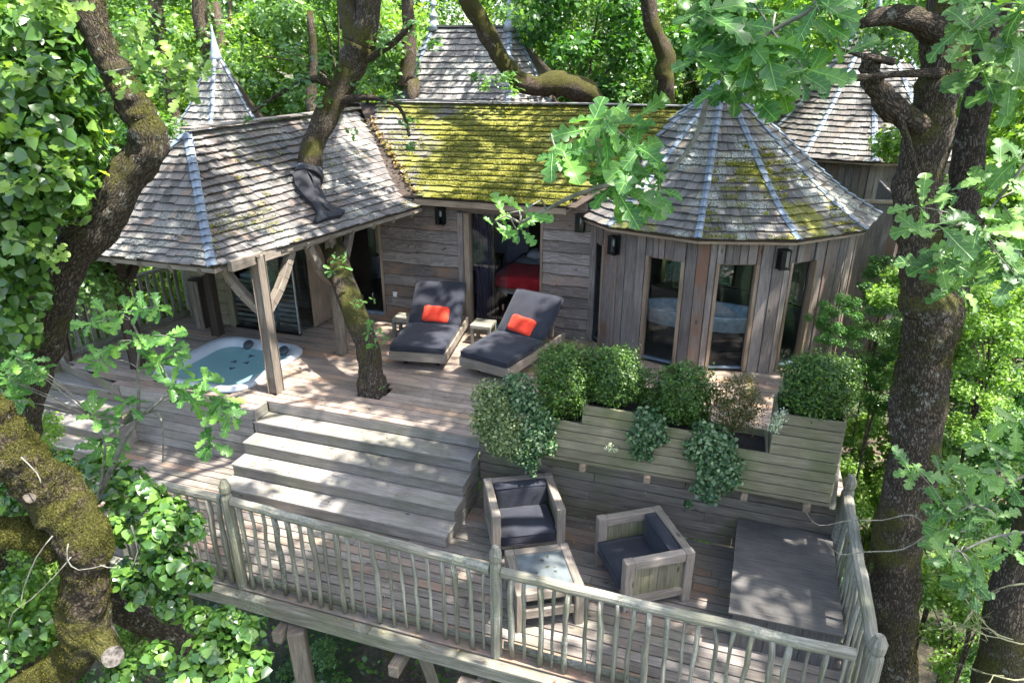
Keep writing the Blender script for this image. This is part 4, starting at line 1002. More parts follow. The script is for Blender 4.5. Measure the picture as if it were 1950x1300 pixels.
# windows per facet: (facet middle angle, local left, local right)
side = 2 * RW * math.sin(R(15))
wins = {-45: (-.22, .20), -15: (-.10, .38), 15: (-.27, .22), 45: (-.42, .02), 75: None, -75: None, 105: None, 135: (-.3, .3), 165: (-.3, .3), 195: (-.3, .3), 225: (-.3, .3), 255: None}
WB, WT = .03, 1.62
for fa, wn_ in wins.items():
    ap = RW * math.cos(R(15)); nrm = V(math.sin(R(fa)), -math.cos(R(fa)), 0); tan = V(math.cos(R(fa)), math.sin(R(fa)), 0)
    mid = V(TC.x, TC.y, 0) + nrm * ap
    def bx(m, u0, u1, d0, d1, z0, z1, g=None):
        c = []
        for z_ in (z0, z1):
            for u_, d_ in ((u0, d0), (u1, d0), (u1, d1), (u0, d1)):
                c.append(mid + tan * u_ + nrm * d_ + V(0, 0, z_))
        return m.hexa(c, g)
    hs = side / 2
    detailed = -80 < fa < 110
    # inner wall core
    core = MB()
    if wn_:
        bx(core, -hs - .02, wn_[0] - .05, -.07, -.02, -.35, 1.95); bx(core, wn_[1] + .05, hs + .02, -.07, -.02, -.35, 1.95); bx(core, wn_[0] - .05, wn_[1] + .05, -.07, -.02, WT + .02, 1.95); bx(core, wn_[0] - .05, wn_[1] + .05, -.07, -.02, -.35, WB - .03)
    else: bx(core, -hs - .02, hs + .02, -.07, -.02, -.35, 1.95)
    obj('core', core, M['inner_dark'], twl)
    if not detailed:
        if wn_:
            obj('board', bx(MB(), -hs, wn_[0] - .05, -.019, 0, -.35, 1.95, V(0, 0, 1)), M['board'], twl); obj('board', bx(MB(), wn_[1] + .05, hs, -.019, 0, -.35, 1.95, V(0, 0, 1)), M['board'], twl)
            w = sub_empty('window', tw, mid + V(0, 0, .8)); obj('pane', bx(MB(), wn_[0] - .045, wn_[1] + .045, -.06, -.052, WB - .02, WT), M['clear'], w)  # unseen back window, added to let daylight into the tower room
        else: obj('board', bx(MB(), -hs, hs, -.019, 0, -.35, 1.95, V(0, 0, 1)), M['board'], twl)
        continue
    def boards(u0, u1, z0, z1, wid, ragged=0):
        u = u0
        while u < u1 - .02:
            w = min(wid * rng.uniform(.75, 1.25), u1 - u)
            if u1 - u - w < .04: w = u1 - u
            d = rng.choice([.0, .014, .026])
            obj('board', bx(MB(), u + .004, u + w - .004, -.018 + d * .3, d + .006, z0 - rng.uniform(0, ragged), z1, V(0, 0, 1)), M['board'], twl, bevel=.003)
            u += w
    if wn_:
        boards(-hs, wn_[0] - .055, -.3, 1.94, .15); boards(wn_[1] + .055, hs, -.3, 1.94, .15)
        boards(wn_[0] - .05, wn_[1] + .05, WT, 1.94, .11, .02)
        w = sub_empty('window', tw, mid + V(0, 0, .8))
        obj('pane', bx(MB(), wn_[0], wn_[1], -.075, -.067, WB, WT), M['glass'], w)
        obj('frame', bx(MB(), wn_[0] - .05, wn_[0], -.10, .025, WB - .02, WT, V(0, 0, 1)), M['trim'], w, bevel=.004)
        obj('frame', bx(MB(), wn_[1], wn_[1] + .05, -.10, .025, WB - .02, WT, V(0, 0, 1)), M['trim'], w, bevel=.004)
        obj('frame', bx(MB(), wn_[0], wn_[1], -.09, -.03, WT - .03, WT), M['trim'], w)
        obj('frame', bx(MB(), wn_[0], wn_[1], -.09, -.035, WB - .0, WB + .028), M['zinc'], w)
        obj('sill', bx(MB(), wn_[0] - .06, wn_[1] + .06, -.02, .10, WB - .07, WB - .035), M['trim'], w, bevel=.006)
        boards(wn_[0] - .05, wn_[1] + .05, -.3, WB - .075, .12)
    else:
        boards(-hs, hs, -.3, 1.94, .13)
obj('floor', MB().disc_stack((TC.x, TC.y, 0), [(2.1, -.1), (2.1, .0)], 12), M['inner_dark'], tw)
trf = sub_empty('roof', tw, TC + V(0, 0, 2.5))
prof = [(2.51, 2.0), (1.93, 2.33), (1.30, 2.82), (.62, 3.38), (.04, 3.88)]
rows_t = 20; shl = []
tri = []
for k in range(12):
    a0, a1 = -180 + 30 * k, -150 + 30 * k
    Lp = [tv(a0, r, z) for r, z in prof]; Rp = [tv(a1, r, z) for r, z in prof]
    fa = (a0 + a1) / 2
    for i in range(4): tri.append([Lp[i], Rp[i], Rp[i + 1], Lp[i + 1]])
    if -110 < fa < 130: shl += facet_shingles(Lp, Rp, rows_t, .13)
lay_roof(trf, shl, M['sh_tower'], 300)
under_sheet(trf, tri, M['dark_post'])
for k in range(-3, 5):
    line = [tv(30 * k, r + .012, z) for r, z in prof]
    hip_flashing(trf, line, rows_t, .095, V(math.sin(R(30 * k)) * .6, -math.cos(R(30 * k)) * .6, .8))
for k in range(12):
    a, b = tv(30 * k, 2.46, 1.965), tv(30 * k + 30, 2.46, 1.965)
    obj('eave_board', MB().beam(a, b, .03, .065), M['trim'], trf)
    a, b = tv(30 * k, 2.34, 1.945), tv(30 * k + 30, 2.34, 1.945)
    obj('soffit', MB().beam(a, b, .2, .015), M['board'], trf)
obj('cap', MB().disc_stack((TC.x, TC.y, 3.78), [(.13, 0), (.05, .12), (.02, .25)], 10), M['lead'], trf)
# bathtub inside
bt = thing('bathtub', V(-.4, 10.75, 0), 'pale blue bathtub seen through the tall tower windows', 'bathtub')
m = MB()
def oval(cx, cy, a, b, z, n=28): return [V(cx + a * math.cos(2 * math.pi * k / n), cy + b * math.sin(2 * math.pi * k / n), z) for k in range(n)]
loft(m, [oval(-.4, 10.55, .85, .30, .34), oval(-.4, 10.55, .95, .36, .5), oval(-.4, 10.55, 1.0, .41, .60), oval(-.4, 10.55, 1.0, .41, .62), oval(-.4, 10.55, .94, .35, .61), oval(-.4, 10.55, .8, .3, .4), oval(-.4, 10.55, .5, .2, .37)])
obj('basin', m, plain('pale_enamel', (.5, .6, .62), .25), bt)
obj('base', MB().box(-1.1, .3, 10.4, 10.75, .0, .335), M['dark_post'], bt)
fr2 = thing('framed_picture', V(.1, 12.6, 1.1), 'small framed picture standing inside the tower room', 'picture')
obj('frame', MB().box(-.15, .35, 12.6, 12.63, .85, 1.45), M['trim'], fr2); obj('print', MB().box(-.1, .3, 12.59, 12.599, .9, 1.4), plain('print', (.08, .1, .08), .6, noise_amt=.7), fr2)

# lower side wing wall and floor skirts right of the tower
sw = thing('side_wing', V(2.4, 12.4, 0), 'vertical board side wing just right of the tower under the trees', 'annexe')
x = 1.5
while x < 2.42:
    w = rng.uniform(.09, .14); d = rng.choice([0, .012, .024])
    obj('board', MB().box(x, x + w - .004, 12.4 - d + (x - 1.62) * .25, 12.44 + (x - 1.62) * .25, -.75, 2.04, V(0, 0, 1)), M['board'], sw, bevel=.003)
    x += w
obj('side_wall', MB().box(2.44, 2.48, 12.66, 15, -.75, 2.04), M['board'], sw)
obj('coping', MB().beam(V(1.45, 12.36, 2.06), V(2.5, 12.62, 2.06), .2, .03), M['trim'], sw)

# ================================================================== BACK TOWER
cen = ray_point(1620, 305, 16.5); BC = V(cen.x, cen.y, 0); ap2 = ray_point(1622, 18, 16.5).z
bt2 = thing('back_tower', BC, 'tall conical shingle tower behind the right of the front tower', 'tower')
def bv(a, r, z): a = R(a) + YAW + R(14); return V(BC.x + r * math.sin(a), BC.y - r * math.cos(a), z)
br = sub_empty('roof', bt2, BC + V(0, 0, 3))
prof2 = [(2.62, 2.30), (2.15, 2.70), (1.5, 3.35), (.92, 4.05), (.4, 4.75), (.06, ap2)]
tri = []; shl = []
for k in range(12):
    a0, a1 = -180 + 30 * k, -150 + 30 * k
    Lp = [bv(a0, r, z) for r, z in prof2]; Rp = [bv(a1, r, z) for r, z in prof2]
    for i in range(5): tri.append([Lp[i], Rp[i], Rp[i + 1], Lp[i + 1]])
    if 2 <= k <= 8: shl += facet_shingles(Lp, Rp, 26, .15)
    if 2 <= k <= 9: hip_flashing(br, [bv(a0, r + .012, z) for r, z in prof2], 26, .11, (bv(a0, 1, 0) - BC) * .8 + V(0, 0, .6))
    obj('eave_board', MB().beam(bv(a0, 2.57, 2.27), bv(a1, 2.57, 2.27), .03, .07), M['trim'], br)
lay_roof(br, shl, M['sh_tower_back'], 300); under_sheet(br, tri, M['dark_post'])
obj('spire', MB().disc_stack((BC.x, BC.y, ap2 - .1), [(.12, 0), (.05, .25), (.015, .8)], 8), M['lead'], br)
bw = sub_empty('wall', bt2, BC + V(0, 0, 1.5))
for k in range(12):
    a0, a1 = -180 + 30 * k, -150 + 30 * k
    p, q = bv(a0, 2.2, 0), bv(a1, 2.2, 0)
    n = 8 if 3 <= k <= 8 else 1
    for i in range(n):
        a, b = p.lerp(q, i / n), p.lerp(q, (i + 1) / n); d = (b - a).normalized(); o = V(d.y, -d.x, 0) * rng.choice([0, .015, .025])
        out = V(d.y, -d.x, 0) * .03; a2, b2 = a + d * .004, b - d * .004; zz = V(0, 0, -1.5); zt_ = V(0, 0, 2.34)
        obj('board', MB().hexa([a2 + o + zz, b2 + o + zz, b2 - out + zz, a2 - out + zz, a2 + o + zt_, b2 + o + zt_, b2 - out + zt_, a2 - out + zt_], V(0, 0, 1)), M['board'], bw)
# ================================================================== REAR PAVILION ROOF
rp = thing('rear_pavilion', V(-5.9, 15.3, 0), 'rear cabin with a steep hipped shingle roof and two zinc finials', 'cabin')
rpr = sub_empty('roof', rp, V(-5.9, 15.3, 3.5))
def yp(px, py, y):
    u = (px - 975) / FPX; v = (650 - py) / FPX
    fy = math.cos(PITCH) + v * math.sin(PITCH); d = V(u * cY - fy * sY, u * sY + fy * cY, -math.sin(PITCH) + v * math.cos(PITCH))
    return V(0, 0, H) + d * (y / d.y)
tL, tR = yp(826, 52, 15.7), yp(970, 52, 15.7)
fl, frr = yp(768, 195, 14.35), yp(968, 195, 14.35)
sl, sr_ = yp(742, 197, 15.0), yp(1046, 195, 15.2)
def ext(t, b, k=.28): return b + (b - t) * k + V(0, -.12 if b.y < 14.8 else 0, .10)
fl2, fr3, sl2, sr2 = ext(tL, fl), ext(tR, frr), ext(tL, sl), ext(tR, sr_)
L1_, L2_, L3_, L4_ = [fl2, fl, tL], [fr3, frr, tR], [sl2, sl, tL + V(-.05, .1, 0)], [sr2, sr_, tR + V(.05, .1, 0)]
shl = facet_shingles(L1_, L2_, 16, .145) + facet_shingles(L2_, L4_, 16, .145) + facet_shingles(L3_, L1_, 16, .145)
lay_roof(rpr, shl, M['sh_back'], 280)
under_sheet(rpr, [[fl2, fr3, frr, fl], [fl, frr, tR, tL], [fr3, sr2, sr_, frr], [frr, sr_, tR], [sl2, fl2, fl, sl], [sl, fl, tL], [sl2 + V(0, 3, 0), sl2, tL], [sr2, sr2 + V(0, 3, 0), tR]], M['dark_post'])
for ln, nn in ((L1_, V(-.3, -.6, .6)), (L2_, V(.3, -.6, .6)), (L4_, V(.6, -.2, .6)), (L3_, V(-.6, -.2, .6))): hip_flashing(rpr, ln, 16, .12, nn)
obj('wall', MB().box(-7.3, -4.3, 14.9, 17, -2, 2.9), M['board'], rp)
for p in (tL, tR):
    obj('finial', MB().disc_stack(p, [(.16, -.08), (.11, .1), (.07, .16), (.10, .2), (.11, .24), (.05, .30), (.04, .42), (.075, .46), (.05, .5), (.022, .6), (.015, .95)], 10), M['lead'], rpr)
obj('ridge_cap', MB().beam(tL + V(0, 0, .02), tR + V(0, 0, .02), .16, .04), M['sh_back'], rpr)
# ================================================================== SPIRE TOWER (left, behind the porch)
SC = V(-10.9, 13.1, 0); scp = yp(432, 245, 13.1); SC = V(scp.x, 13.1, 0)
sp = thing('spire_tower', SC, 'slender shingle turret with a zinc spike behind the porch roof', 'turret')
spr = sub_empty('roof', sp, SC + V(0, 0, 3))
def s_v(a, r, z): a = R(a) + YAW * 1.4; return V(SC.x + r * math.sin(a), SC.y - r * math.cos(a), z)
zt = yp(432, 115, 13.1).z; ztip = yp(432, 50, 13.1).z
prof3 = [(1.75, 2.0), (1.28, 2.5), (.66, 3.25), (.13, zt)]
tri = []; shl = []
for k in range(6):
    a0, a1 = -65 + 60 * k, -5 + 60 * k
    Lp = [s_v(a0, r, z) for r, z in prof3]; Rp = [s_v(a1, r, z) for r, z in prof3]
    for i in range(3): tri.append([Lp[i], Rp[i], Rp[i + 1], Lp[i + 1]])
    if k in (0, 1, 5): shl += facet_shingles(Lp, Rp, 16, .15)
    if k in (0, 1, 2, 5): hip_flashing(spr, [s_v(a0, r + .012, z) for r, z in prof3], 16, .09, (s_v(a0, 1, 0) - SC) * .8 + V(0, 0, .5))
lay_roof(spr, shl, M['sh_back'], 300); under_sheet(spr, tri, M['dark_post'])
obj('spike', MB().disc_stack((SC.x, SC.y, zt - .03), [(.15, 0), (.11, .12), (.06, .38), (.025, ztip - zt - .05), (.012, ztip - zt + .06)], 8), M['lead'], spr)
obj('wall', MB().disc_stack((SC.x, SC.y, -2), [(.9, 0), (.9, 4.2)], 6), M['board'], sp)

# ================================================================== WALL LANTERNS
def lantern(x, y, z, rz, lab):
    t = thing('wall_lantern', V(0, 0, 0), lab, 'lantern', 'black wall lanterns under the eaves')
    w, h = .068, .12
    obj('back_plate', MB().box(-.05, .05, -.012, 0, -h, h), M['black'], t)
    m = MB()
    for a in (-w, w - .012):
        for b in (-.135, -.026): m.box(a, a + .012, b, b + .012, -h, h)
    m.box(-w - .004, w + .004, -.142, -.0125, -h - .014, -h - .001); m.box(-w - .004, w + .004, -.142, -.0125, h + .001, h + .014)
    m.box(-w, -.0, -.1355, -.1345, -h, h * .95).box(-w, w, -.0255, -.0245, -h, h)
    obj('cage', m, M['black'], t, origin=V(0, 0, 0))
    obj('glass', MB().box(-w + .003, w - .003, -.130, -.1285, -h, h), M['clear'], t)
    obj('bulb', MB().tube([V(0, -.075, -.02), V(0, -.075, .0), V(0, -.075, .05), V(0, -.075, .085)], [.008, .02, .022, .01], 8), M['white'], t)
    obj('holder', MB().tube([V(0, -.075, -.11), V(0, -.075, -.021)], [.012, .012], 6), M['black'], t)
    t.location = (x, y, z); t.rotation_euler = (0, 0, rz); return t
lantern(-4.58, WY - .035, 1.87, 0, 'black wall lantern left of the bedroom door')
lantern(-2.28, WY - .035, 1.92, 0, 'black wall lantern tucked under the tower eave right of the bedroom door')
for a, lab in ((-30, 'black wall lantern between the two left tower windows'), (28, 'black wall lantern between the two right tower windows')):
    p = tv(a, RW + .03, 1.72); lantern(p.x, p.y, 1.72, R(a), lab)

# ================================================================== SUN LOUNGERS
def make_lounger(lab):
    t = thing('sun_lounger', V(0, 0, 0), lab, 'sun lounger', 'timber sun loungers by the cabin wall')
    W_ = .40
    for s in (-1, 1): obj('side_board', MB().box(s * W_ - .02, s * W_ + .02, .03, 1.62, .14, .28), M['furniture'], t, bevel=.005)
    obj('front_board', MB().box(-W_ - .021, W_ + .021, -.012, .028, .139, .281), M['furniture'], t, bevel=.005)
    obj('back_board', MB().box(-W_ + .021, W_ - .021, 1.58, 1.615, .14, .28), M['furniture'], t)
    for i in range(7): obj('slat', MB().box(-W_ + .022, W_ - .022, .06 + i * .13, .06 + i * .13 + .09, .235, .262), M['furniture'], t)
    for x in (-.25, .25):
        for y in (.22, 1.45):
            obj('caster', MB().box(x - .03, x + .03, y - .03, y + .03, .06, .14).tube([V(x - .025, y, .035), V(x + .025, y, .035)], [.034, .034], 10), M['black'], t)
    obj('crossbar', MB().box(-.36, .36, .19, .25, .10, .138), M['dark_post'], t)
    soft_box('seat_cushion', -W_ - .01, W_ + .01, -.02, 1.0, .285, .385, M['charcoal'], t, r=.04, puff=.01)
    o = soft_box('back_cushion', -W_ - .01, W_ + .01, 0, .80, 0, .10, M['charcoal'], t, r=.04, puff=.012)
    a = R(42); c = V(0, .40, .05)
    rotm = Matrix.Rotation(a, 4, 'X'); o.location = V(0, .985, .29) + rotm @ c; o.rotation_euler = (a, 0, 0)
    o2 = obj('back_frame', MB().box(-W_ + .03, W_ - .03, 0, .78, -.03, -.002), M['furniture'], t, bevel=.004); c2 = o2.location.copy()
    o2.location = V(0, .985, .29) + rotm @ c2; o2.rotation_euler = (a, 0, 0)
    obj('prop', MB().beam(V(-.3, 1.4, .26), V(-.3, 1.45, .62), .04, .03).beam(V(.3, 1.4, .26), V(.3, 1.45, .62), .04, .03), M['furniture'], t)
    return t
L1 = make_lounger('dark cushioned sun lounger nearest the tree growing through the deck')
L2 = copy_tree(L1); L2['label'] = 'dark cushioned sun lounger in front of the open bedroom door'
L1.location = (-4.20, 8.22, 0); L1.rotation_euler = (0, 0, R(9.5))
L2.location = (-3.16, 8.20, 0); L2.rotation_euler = (0, 0, R(-14))
def pillow(L, lab, dx, tw_):
    o = soft_box('scatter_pillow', -.21, .21, -.13, .13, -.05, .05, M['red'], None, r=.05, puff=.025)
    for v in o.data.vertices:   # pinched corners
        k = abs(v.co.x) / .21 * abs(v.co.y) / .13
        v.co.z *= 1 - .55 * k * k; v.co.x *= 1 + .04 * k; v.co.y *= 1 + .05 * k
    a = R(48); rz = L.rotation_euler[2]
    p = V(dx, 1.04, .50); p.rotate(Matrix.Rotation(rz, 3, 'Z')); o.location = L.location + p
    o.rotation_euler = (a, tw_, rz)
    tag(o, lab, 'pillow', 'red pillows on the sun loungers')
pillow(L1, 'red pillow on the lounger nearest the tree', .02, R(2))
pillow(L2, 'red pillow on the lounger in front of the bedroom door', -.02, R(6))
def stool(x, y, rz, lab):
    t = thing('side_table', V(0, 0, 0), lab, 'side table', 'small timber side tables by the loungers')
    for i in range(3): obj('slat', MB().box(-.17, .17, -.165 + i * .112, -.165 + i * .112 + .105, .27, .33), M['rail'], t, bevel=.006)
    for a in (-.165, .115):
        for b in (-.16, .11): obj('leg', MB().box(a, a + .05, b, b + .05, 0, .269, V(0, 0, 1)), M['rail'], t, bevel=.004)
    t.location = (x, y, 0); t.rotation_euler = (0, 0, rz); return t
stool(-4.99, 9.42, R(6), 'small timber side table between the tree and the left lounger')
stool(-3.68, 9.56, R(2), 'small timber side table between the two loungers')

# ================================================================== ARMCHAIRS AND LOW TABLE
def armchair(lab, W_=.80, Dp=.73):
    t = thing('armchair', V(0, 0, 0), lab, 'armchair', 'blocky timber armchairs on the lower terrace')
    h = .60; a = W_ / 2; b = Dp / 2; p = .095
    for x in (-a, a - p):
        for y in (-b, b - p): obj('leg', MB().box(x, x + p, y, y + p, 0, h, V(0, 0, 1)), M['furniture'], t, bevel=.006)
    for x in (-a, a - p):
        obj('arm_rail', MB().box(x + .004, x + p - .004, -b + p + .001, b - p - .001, h - .10, h - .003), M['furniture'], t, bevel=.006)
        obj('lower_rail', MB().box(x + .006, x + p - .006, -b + p + .001, b - p - .001, .08, .17), M['furniture'], t, bevel=.005)
        n = 6; L_ = Dp - 2 * p
        for i in range(n): obj('plank', MB().box(x + .03, x + .055, -b + p + L_ * i / n + .0015, -b + p + L_ * (i + 1) / n - .0015, .171, h - .101, V(0, 0, 1)), M['furn_panel'], t)
    obj('back_rail', MB().box(-a + p + .001, a - p - .001, b - p + .004, b - .004, h - .10, h - .003), M['furniture'], t, bevel=.006)
    obj('back_rail', MB().box(-a + p + .001, a - p - .001, b - p + .006, b - .006, .08, .17), M['furniture'], t, bevel=.005)
    n = 6; L_ = W_ - 2 * p
    for i in range(n): obj('plank', MB().box(-a + p + L_ * i / n + .0015, -a + p + L_ * (i + 1) / n - .0015, b - .06, b - .035, .171, h - .101, V(0, 0, 1)), M['furn_panel'], t)
    obj('seat_base', MB().box(-a + p + .002, a - p - .002, -b + .01, b - p, .15, .20), M['furniture'], t, bevel=.004)
    soft_box('seat_cushion', -a + p + .004, a - p - .004, -b - .015, b - p - .12, .203, .335, M['charcoal'], t, r=.03, puff=.012)
    soft_box('back_cushion', -a + p + .006, a - p - .006, b - p - .135, b - p - .004, .25, .60, M['charcoal'], t, r=.035, puff=.004)
    return t
ch1 = armchair('timber armchair with charcoal cushions at the foot of the steps')
ch2 = copy_tree(ch1); ch2['label'] = 'timber armchair with charcoal cushions between the low table and the flat chest'
ch1.location = (-1.92, 6.13, -.85); ch1.rotation_euler = (0, 0, R(28))
ch2.location = (-.545, 5.86, -.85); ch2.rotation_euler = (0, 0, R(-57))
tb = thing('low_table', V(0, 0, 0), 'square low table with a slate top framed in pale timber', 'table')
a = .33
for x in (-a, a - .09):
    for y in (-a, a - .09): obj('leg', MB().box(x, x + .09, y, y + .09, 0, .45, V(0, 0, 1)), M['furniture'], tb, bevel=.006)
for s in (0, 1):
    y = (-a, a - .09)[s]
    obj('top_rail', MB().box(-a + .091, a - .091, y + .002, y + .088, .36, .447), M['furniture'], tb, bevel=.005)
    obj('top_rail', MB().box(y + .002, y + .088, -a + .091, a - .091, .36, .447), M['furniture'], tb, bevel=.005)
    obj('stretcher', MB().box(-a + .091, a - .091, y + .01, y + .08, .14, .24), M['furniture'], tb, bevel=.005)
    obj('stretcher', MB().box(y + .01, y + .08, -a + .091, a - .091, .14, .24), M['furniture'], tb, bevel=.005)
obj('slate_top', MB().box(-a + .092, a - .092, -a + .092, a - .092, .405, .435), M['stone'], tb)
tb.location = (-1.42, 5.21, -.85); tb.rotation_euler = (0, 0, R(29))
fallen = leafmat('fallen_leaf', (.03, .03, .02), (.06, .05, .03), (.1, .09, .05), trans=.05)
for i, (dx, dy) in enumerate(((.02, .12), (.05, .02), (.12, .0), (-.08, -.05), (.08, .16), (.11, -.06))):
    q = V(dx, dy, 0); q.rotate(Matrix.Rotation(R(29), 3, 'Z'))
    o = link('fallen_leaf', leaf_mesh('fallen_leaf', np.zeros((1, 3)), np.array([[.05, .02, 1.0]]), .045, 'diamond', fallen), None, V(-1.42, 5.21, -.412) + q)
    tag(o, ('dead leaf near the middle of the slate table top', 'dead leaf just beside the middle of the slate table', 'dead leaf on the right part of the slate table', 'dead leaf nearest the left edge of the slate table', 'dead leaf furthest back on the slate table', 'dead leaf nearest the railing on the slate table')[i], 'leaf', 'dead leaves on the low table')
# ================================================================== TREES
def limb(mb, pts, rad, n=10, wob=.25, seed=0, sub=3, rnd=None):
    """smooth gnarled limb through the points"""
    P_ = [Vector(p) for p in pts]; Q, r2 = [], []
    for i in range(len(P_) - 1):
        p0 = P_[max(i - 1, 0)]; p1 = P_[i]; p2 = P_[i + 1]; p3 = P_[min(i + 2, len(P_) - 1)]
        for k in range(sub):
            t = k / sub
            Q.append(.5 * ((2 * p1) + (p2 - p0) * t + (2 * p0 - 5 * p1 + 4 * p2 - p3) * t * t + (3 * p1 - p0 - 3 * p2 + p3) * t ** 3)); r2.append(rad[i] * (1 - t) + rad[i + 1] * t)
    Q.append(P_[-1]); r2.append(rad[-1])
    return mb.tube(Q, r2, n, wob=wob, seed=seed, rnd=.37 if rnd is None else rnd)
def pix_limb(mb, spec, wob=.25, seed=0, n=12, sub=4):
    """spec: (px, py, distance, width in px)"""
    return limb(mb, [ray_point(a, b, d) for a, b, d, w in spec], [px_size(w, d * .95) / 2 for a, b, d, w in spec], n, wob, seed, sub)
def make_leaf_objs():
    out = []
    st = [(0, .012), (.07, .014), (.14, .04), (.20, .095), (.24, .10), (.29, .045), (.36, .15), (.42, .18), (.46, .17), (.51, .07), (.58, .20), (.65, .25), (.69, .23), (.74, .11), (.81, .19), (.88, .19), (.95, .11), (1.0, .0)]
    for v in range(4):
        q = random.Random(40 + v); vs, fs = [], []; k = len(st)
        cur, fold = (.1, .3, .5, -.15)[v], (.2, .35, .1, .45)[v]
        for j, (t, w) in enumerate(st):
            w2 = w * q.uniform(.85, 1.15); z = -cur * t * t * .6 + .02 * math.sin(t * 9 + v)
            vs += [(-w2, t + (.03 if w > .1 else 0), z + fold * w2 + q.uniform(-.012, .012)), (0, t, z), (w2 * q.uniform(.85, 1.1), t + (.03 if w > .1 else 0), z + fold * w2 + q.uniform(-.012, .012))]
        for j in range(k - 1):
            a = j * 3; fs += [(a, a + 1, a + 4, a + 3), (a + 1, a + 2, a + 5, a + 4)]
        me = bpy.data.meshes.new('oak_leaf'); me.from_pydata(vs, [], fs); me.update()
        out.append(me)
    return out
OAKL = make_leaf_objs()
def oak_leaf_variants(mat):
    r_ = []
    for me in OAKL:
        m2 = me.copy(); m2.materials.clear(); m2.materials.append(mat); m2.polygons.foreach_set("use_smooth", [True] * len(m2.polygons)); r_.append(m2)
    return r_
OAK_A, OAK_B = oak_leaf_variants(M['oak_near']), oak_leaf_variants(M['oak_sage_near'])
def spray(parent, branch, tips, size, mats, seed, nleaf=(7, 10), twig_w=.006, name='leaf', tw=.5):
    """a branch with rosettes of lobed leaves; branch and tips are world points"""
    q = random.Random(seed)
    m = MB()
    if branch: limb(m, branch, [twig_w * (1.5 - i / len(branch)) for i in range(len(branch))], 6, .2, seed, 3)
    for tp in tips:
        base = min(branch, key=lambda b: (b - tp).length) if branch else tp + V(0, 0, .1)
        midp = base.lerp(tp, .5) + V(q.uniform(-.03, .03), q.uniform(-.03, .03), .03)
        limb(m, [base, midp, tp], [twig_w * .7, twig_w * .5, twig_w * .35], 5, .1, seed, 2)
    br_ = obj('branch', m, M['twig'], parent, origin=tips[0].copy())
    cnt = 0
    for tp in tips:
        n = q.randint(*nleaf); a0 = q.uniform(0, 6.28)
        for i in range(n):
            camd = (V(0, 0, H) - tp).normalized()
            nrm_ = (V(q.uniform(-.55, .55), q.uniform(-.55, .55), q.uniform(-.3, .3)) + V(0, 0, .55) + camd * .6).normalized()
            b1 = nrm_.orthogonal().normalized(); b2 = nrm_.cross(b1); a = a0 + i * 2.4 + q.uniform(-.4, .4)
            d = (b1 * math.cos(a) + b2 * math.sin(a) + nrm_ * q.uniform(-.1, .25) - V(0, 0, .2)).normalized()
            nrm_ = (nrm_ - d * nrm_.dot(d)).normalized()
            xax = d.cross(nrm_)
            s_ = size * q.choice([.5, .75, .9, 1.0, 1.1, 1.25]) * q.uniform(.88, 1.12)
            o = bpy.data.objects.new(name, q.choice(mats)); col.objects.link(o); o.parent = br_
            mt = Matrix((xax, d, nrm_)).transposed().to_4x4()
            o.matrix_local = Matrix.Translation(tp - wloc(br_) + V(q.uniform(-1, 1), q.uniform(-1, 1), q.uniform(-1, 1)) * size * .18) @ mt @ Matrix.Scale(s_, 4)
            cnt += 1
    return br_
def leaf_part(parent, P_, N_, size, shape, mat, name='foliage', thing_tag=None):
    org = V(*P_.mean(0))
    o = link(name, leaf_mesh(name, P_, N_, size, shape, mat, origin=org), parent, org)
    return o

# ---- canopy over the terrace: near oaks' unseen crowns, thinned to shape the sun patches
def canopy_clumps(n, box, seed):
    q = np.random.RandomState(seed); out = []; tries = 0
    hs = V(sun_dir.x, sun_dir.y, 0) / sun_dir.z
    while tries < n:
        tries += 1
        z = q.uniform(7.2, 11.5); r = q.uniform(.4, 1.0)
        lx, ly = q.uniform(*box[0]), q.uniform(*box[1])     # where its shadow falls
        p = .66
        if lx > 2.4 and ly < 12: p = .28
        elif lx < -7.9 and 6.2 <= ly < 11: p = .22
        elif lx < -6.2 and ly < 6.9: p = .24
        elif ly < 7: p = .92 if lx > -2.8 else (.62 if lx > -5.4 else .32)
        elif ly < 9.9 and lx < -4.7: p = .84
        elif ly < 9.6: p = .66 if lx < -2.4 else .92
        elif -3.4 < lx < 2.5 and ly < 13.2: p = .95
        elif ly < 13: p = .36
        else: p = .20
        if q.uniform() > p: continue
        c = V(lx, ly, 0) + hs * (z - 1.2); c.z = z
        out.append((c, r))
    return out
clumps = canopy_clumps(560, ((-13, 7), (2.5, 19)), 5)
anchors = {'T1': V(-4.5, 4.5, 0), 'T3': V(4.0, 5.2, 0), 'T4': V(-6.4, 9.5, 0), 'T5': V(1.5, 13.5, 0)}
split = {k: [] for k in anchors}
for c, r in clumps:
    split[min(anchors, key=lambda k: (V(anchors[k].x, anchors[k].y, 0) - V(c.x, c.y, 0)).length)].append((c, r))
def crown_from(parent, key, mat='oak', leaf=.19, each=400):
    cl = split[key]
    P_, N_ = clump_points([c for c, r in cl], [r for c, r in cl], each, .5, .1)
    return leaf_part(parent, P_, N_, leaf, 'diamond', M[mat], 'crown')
def up_limbs(mb, start, key, r0, seed, n=6):
    q = random.Random(seed)
    for c, r in q.sample(split[key], min(n, len(split[key]))):
        mid = start.lerp(c, .5) + V(q.uniform(-.4, .4), q.uniform(-.4, .4), .3)
        limb(mb, [start, mid, c], [r0, r0 * .6, r0 * .2], 7, .2, seed)

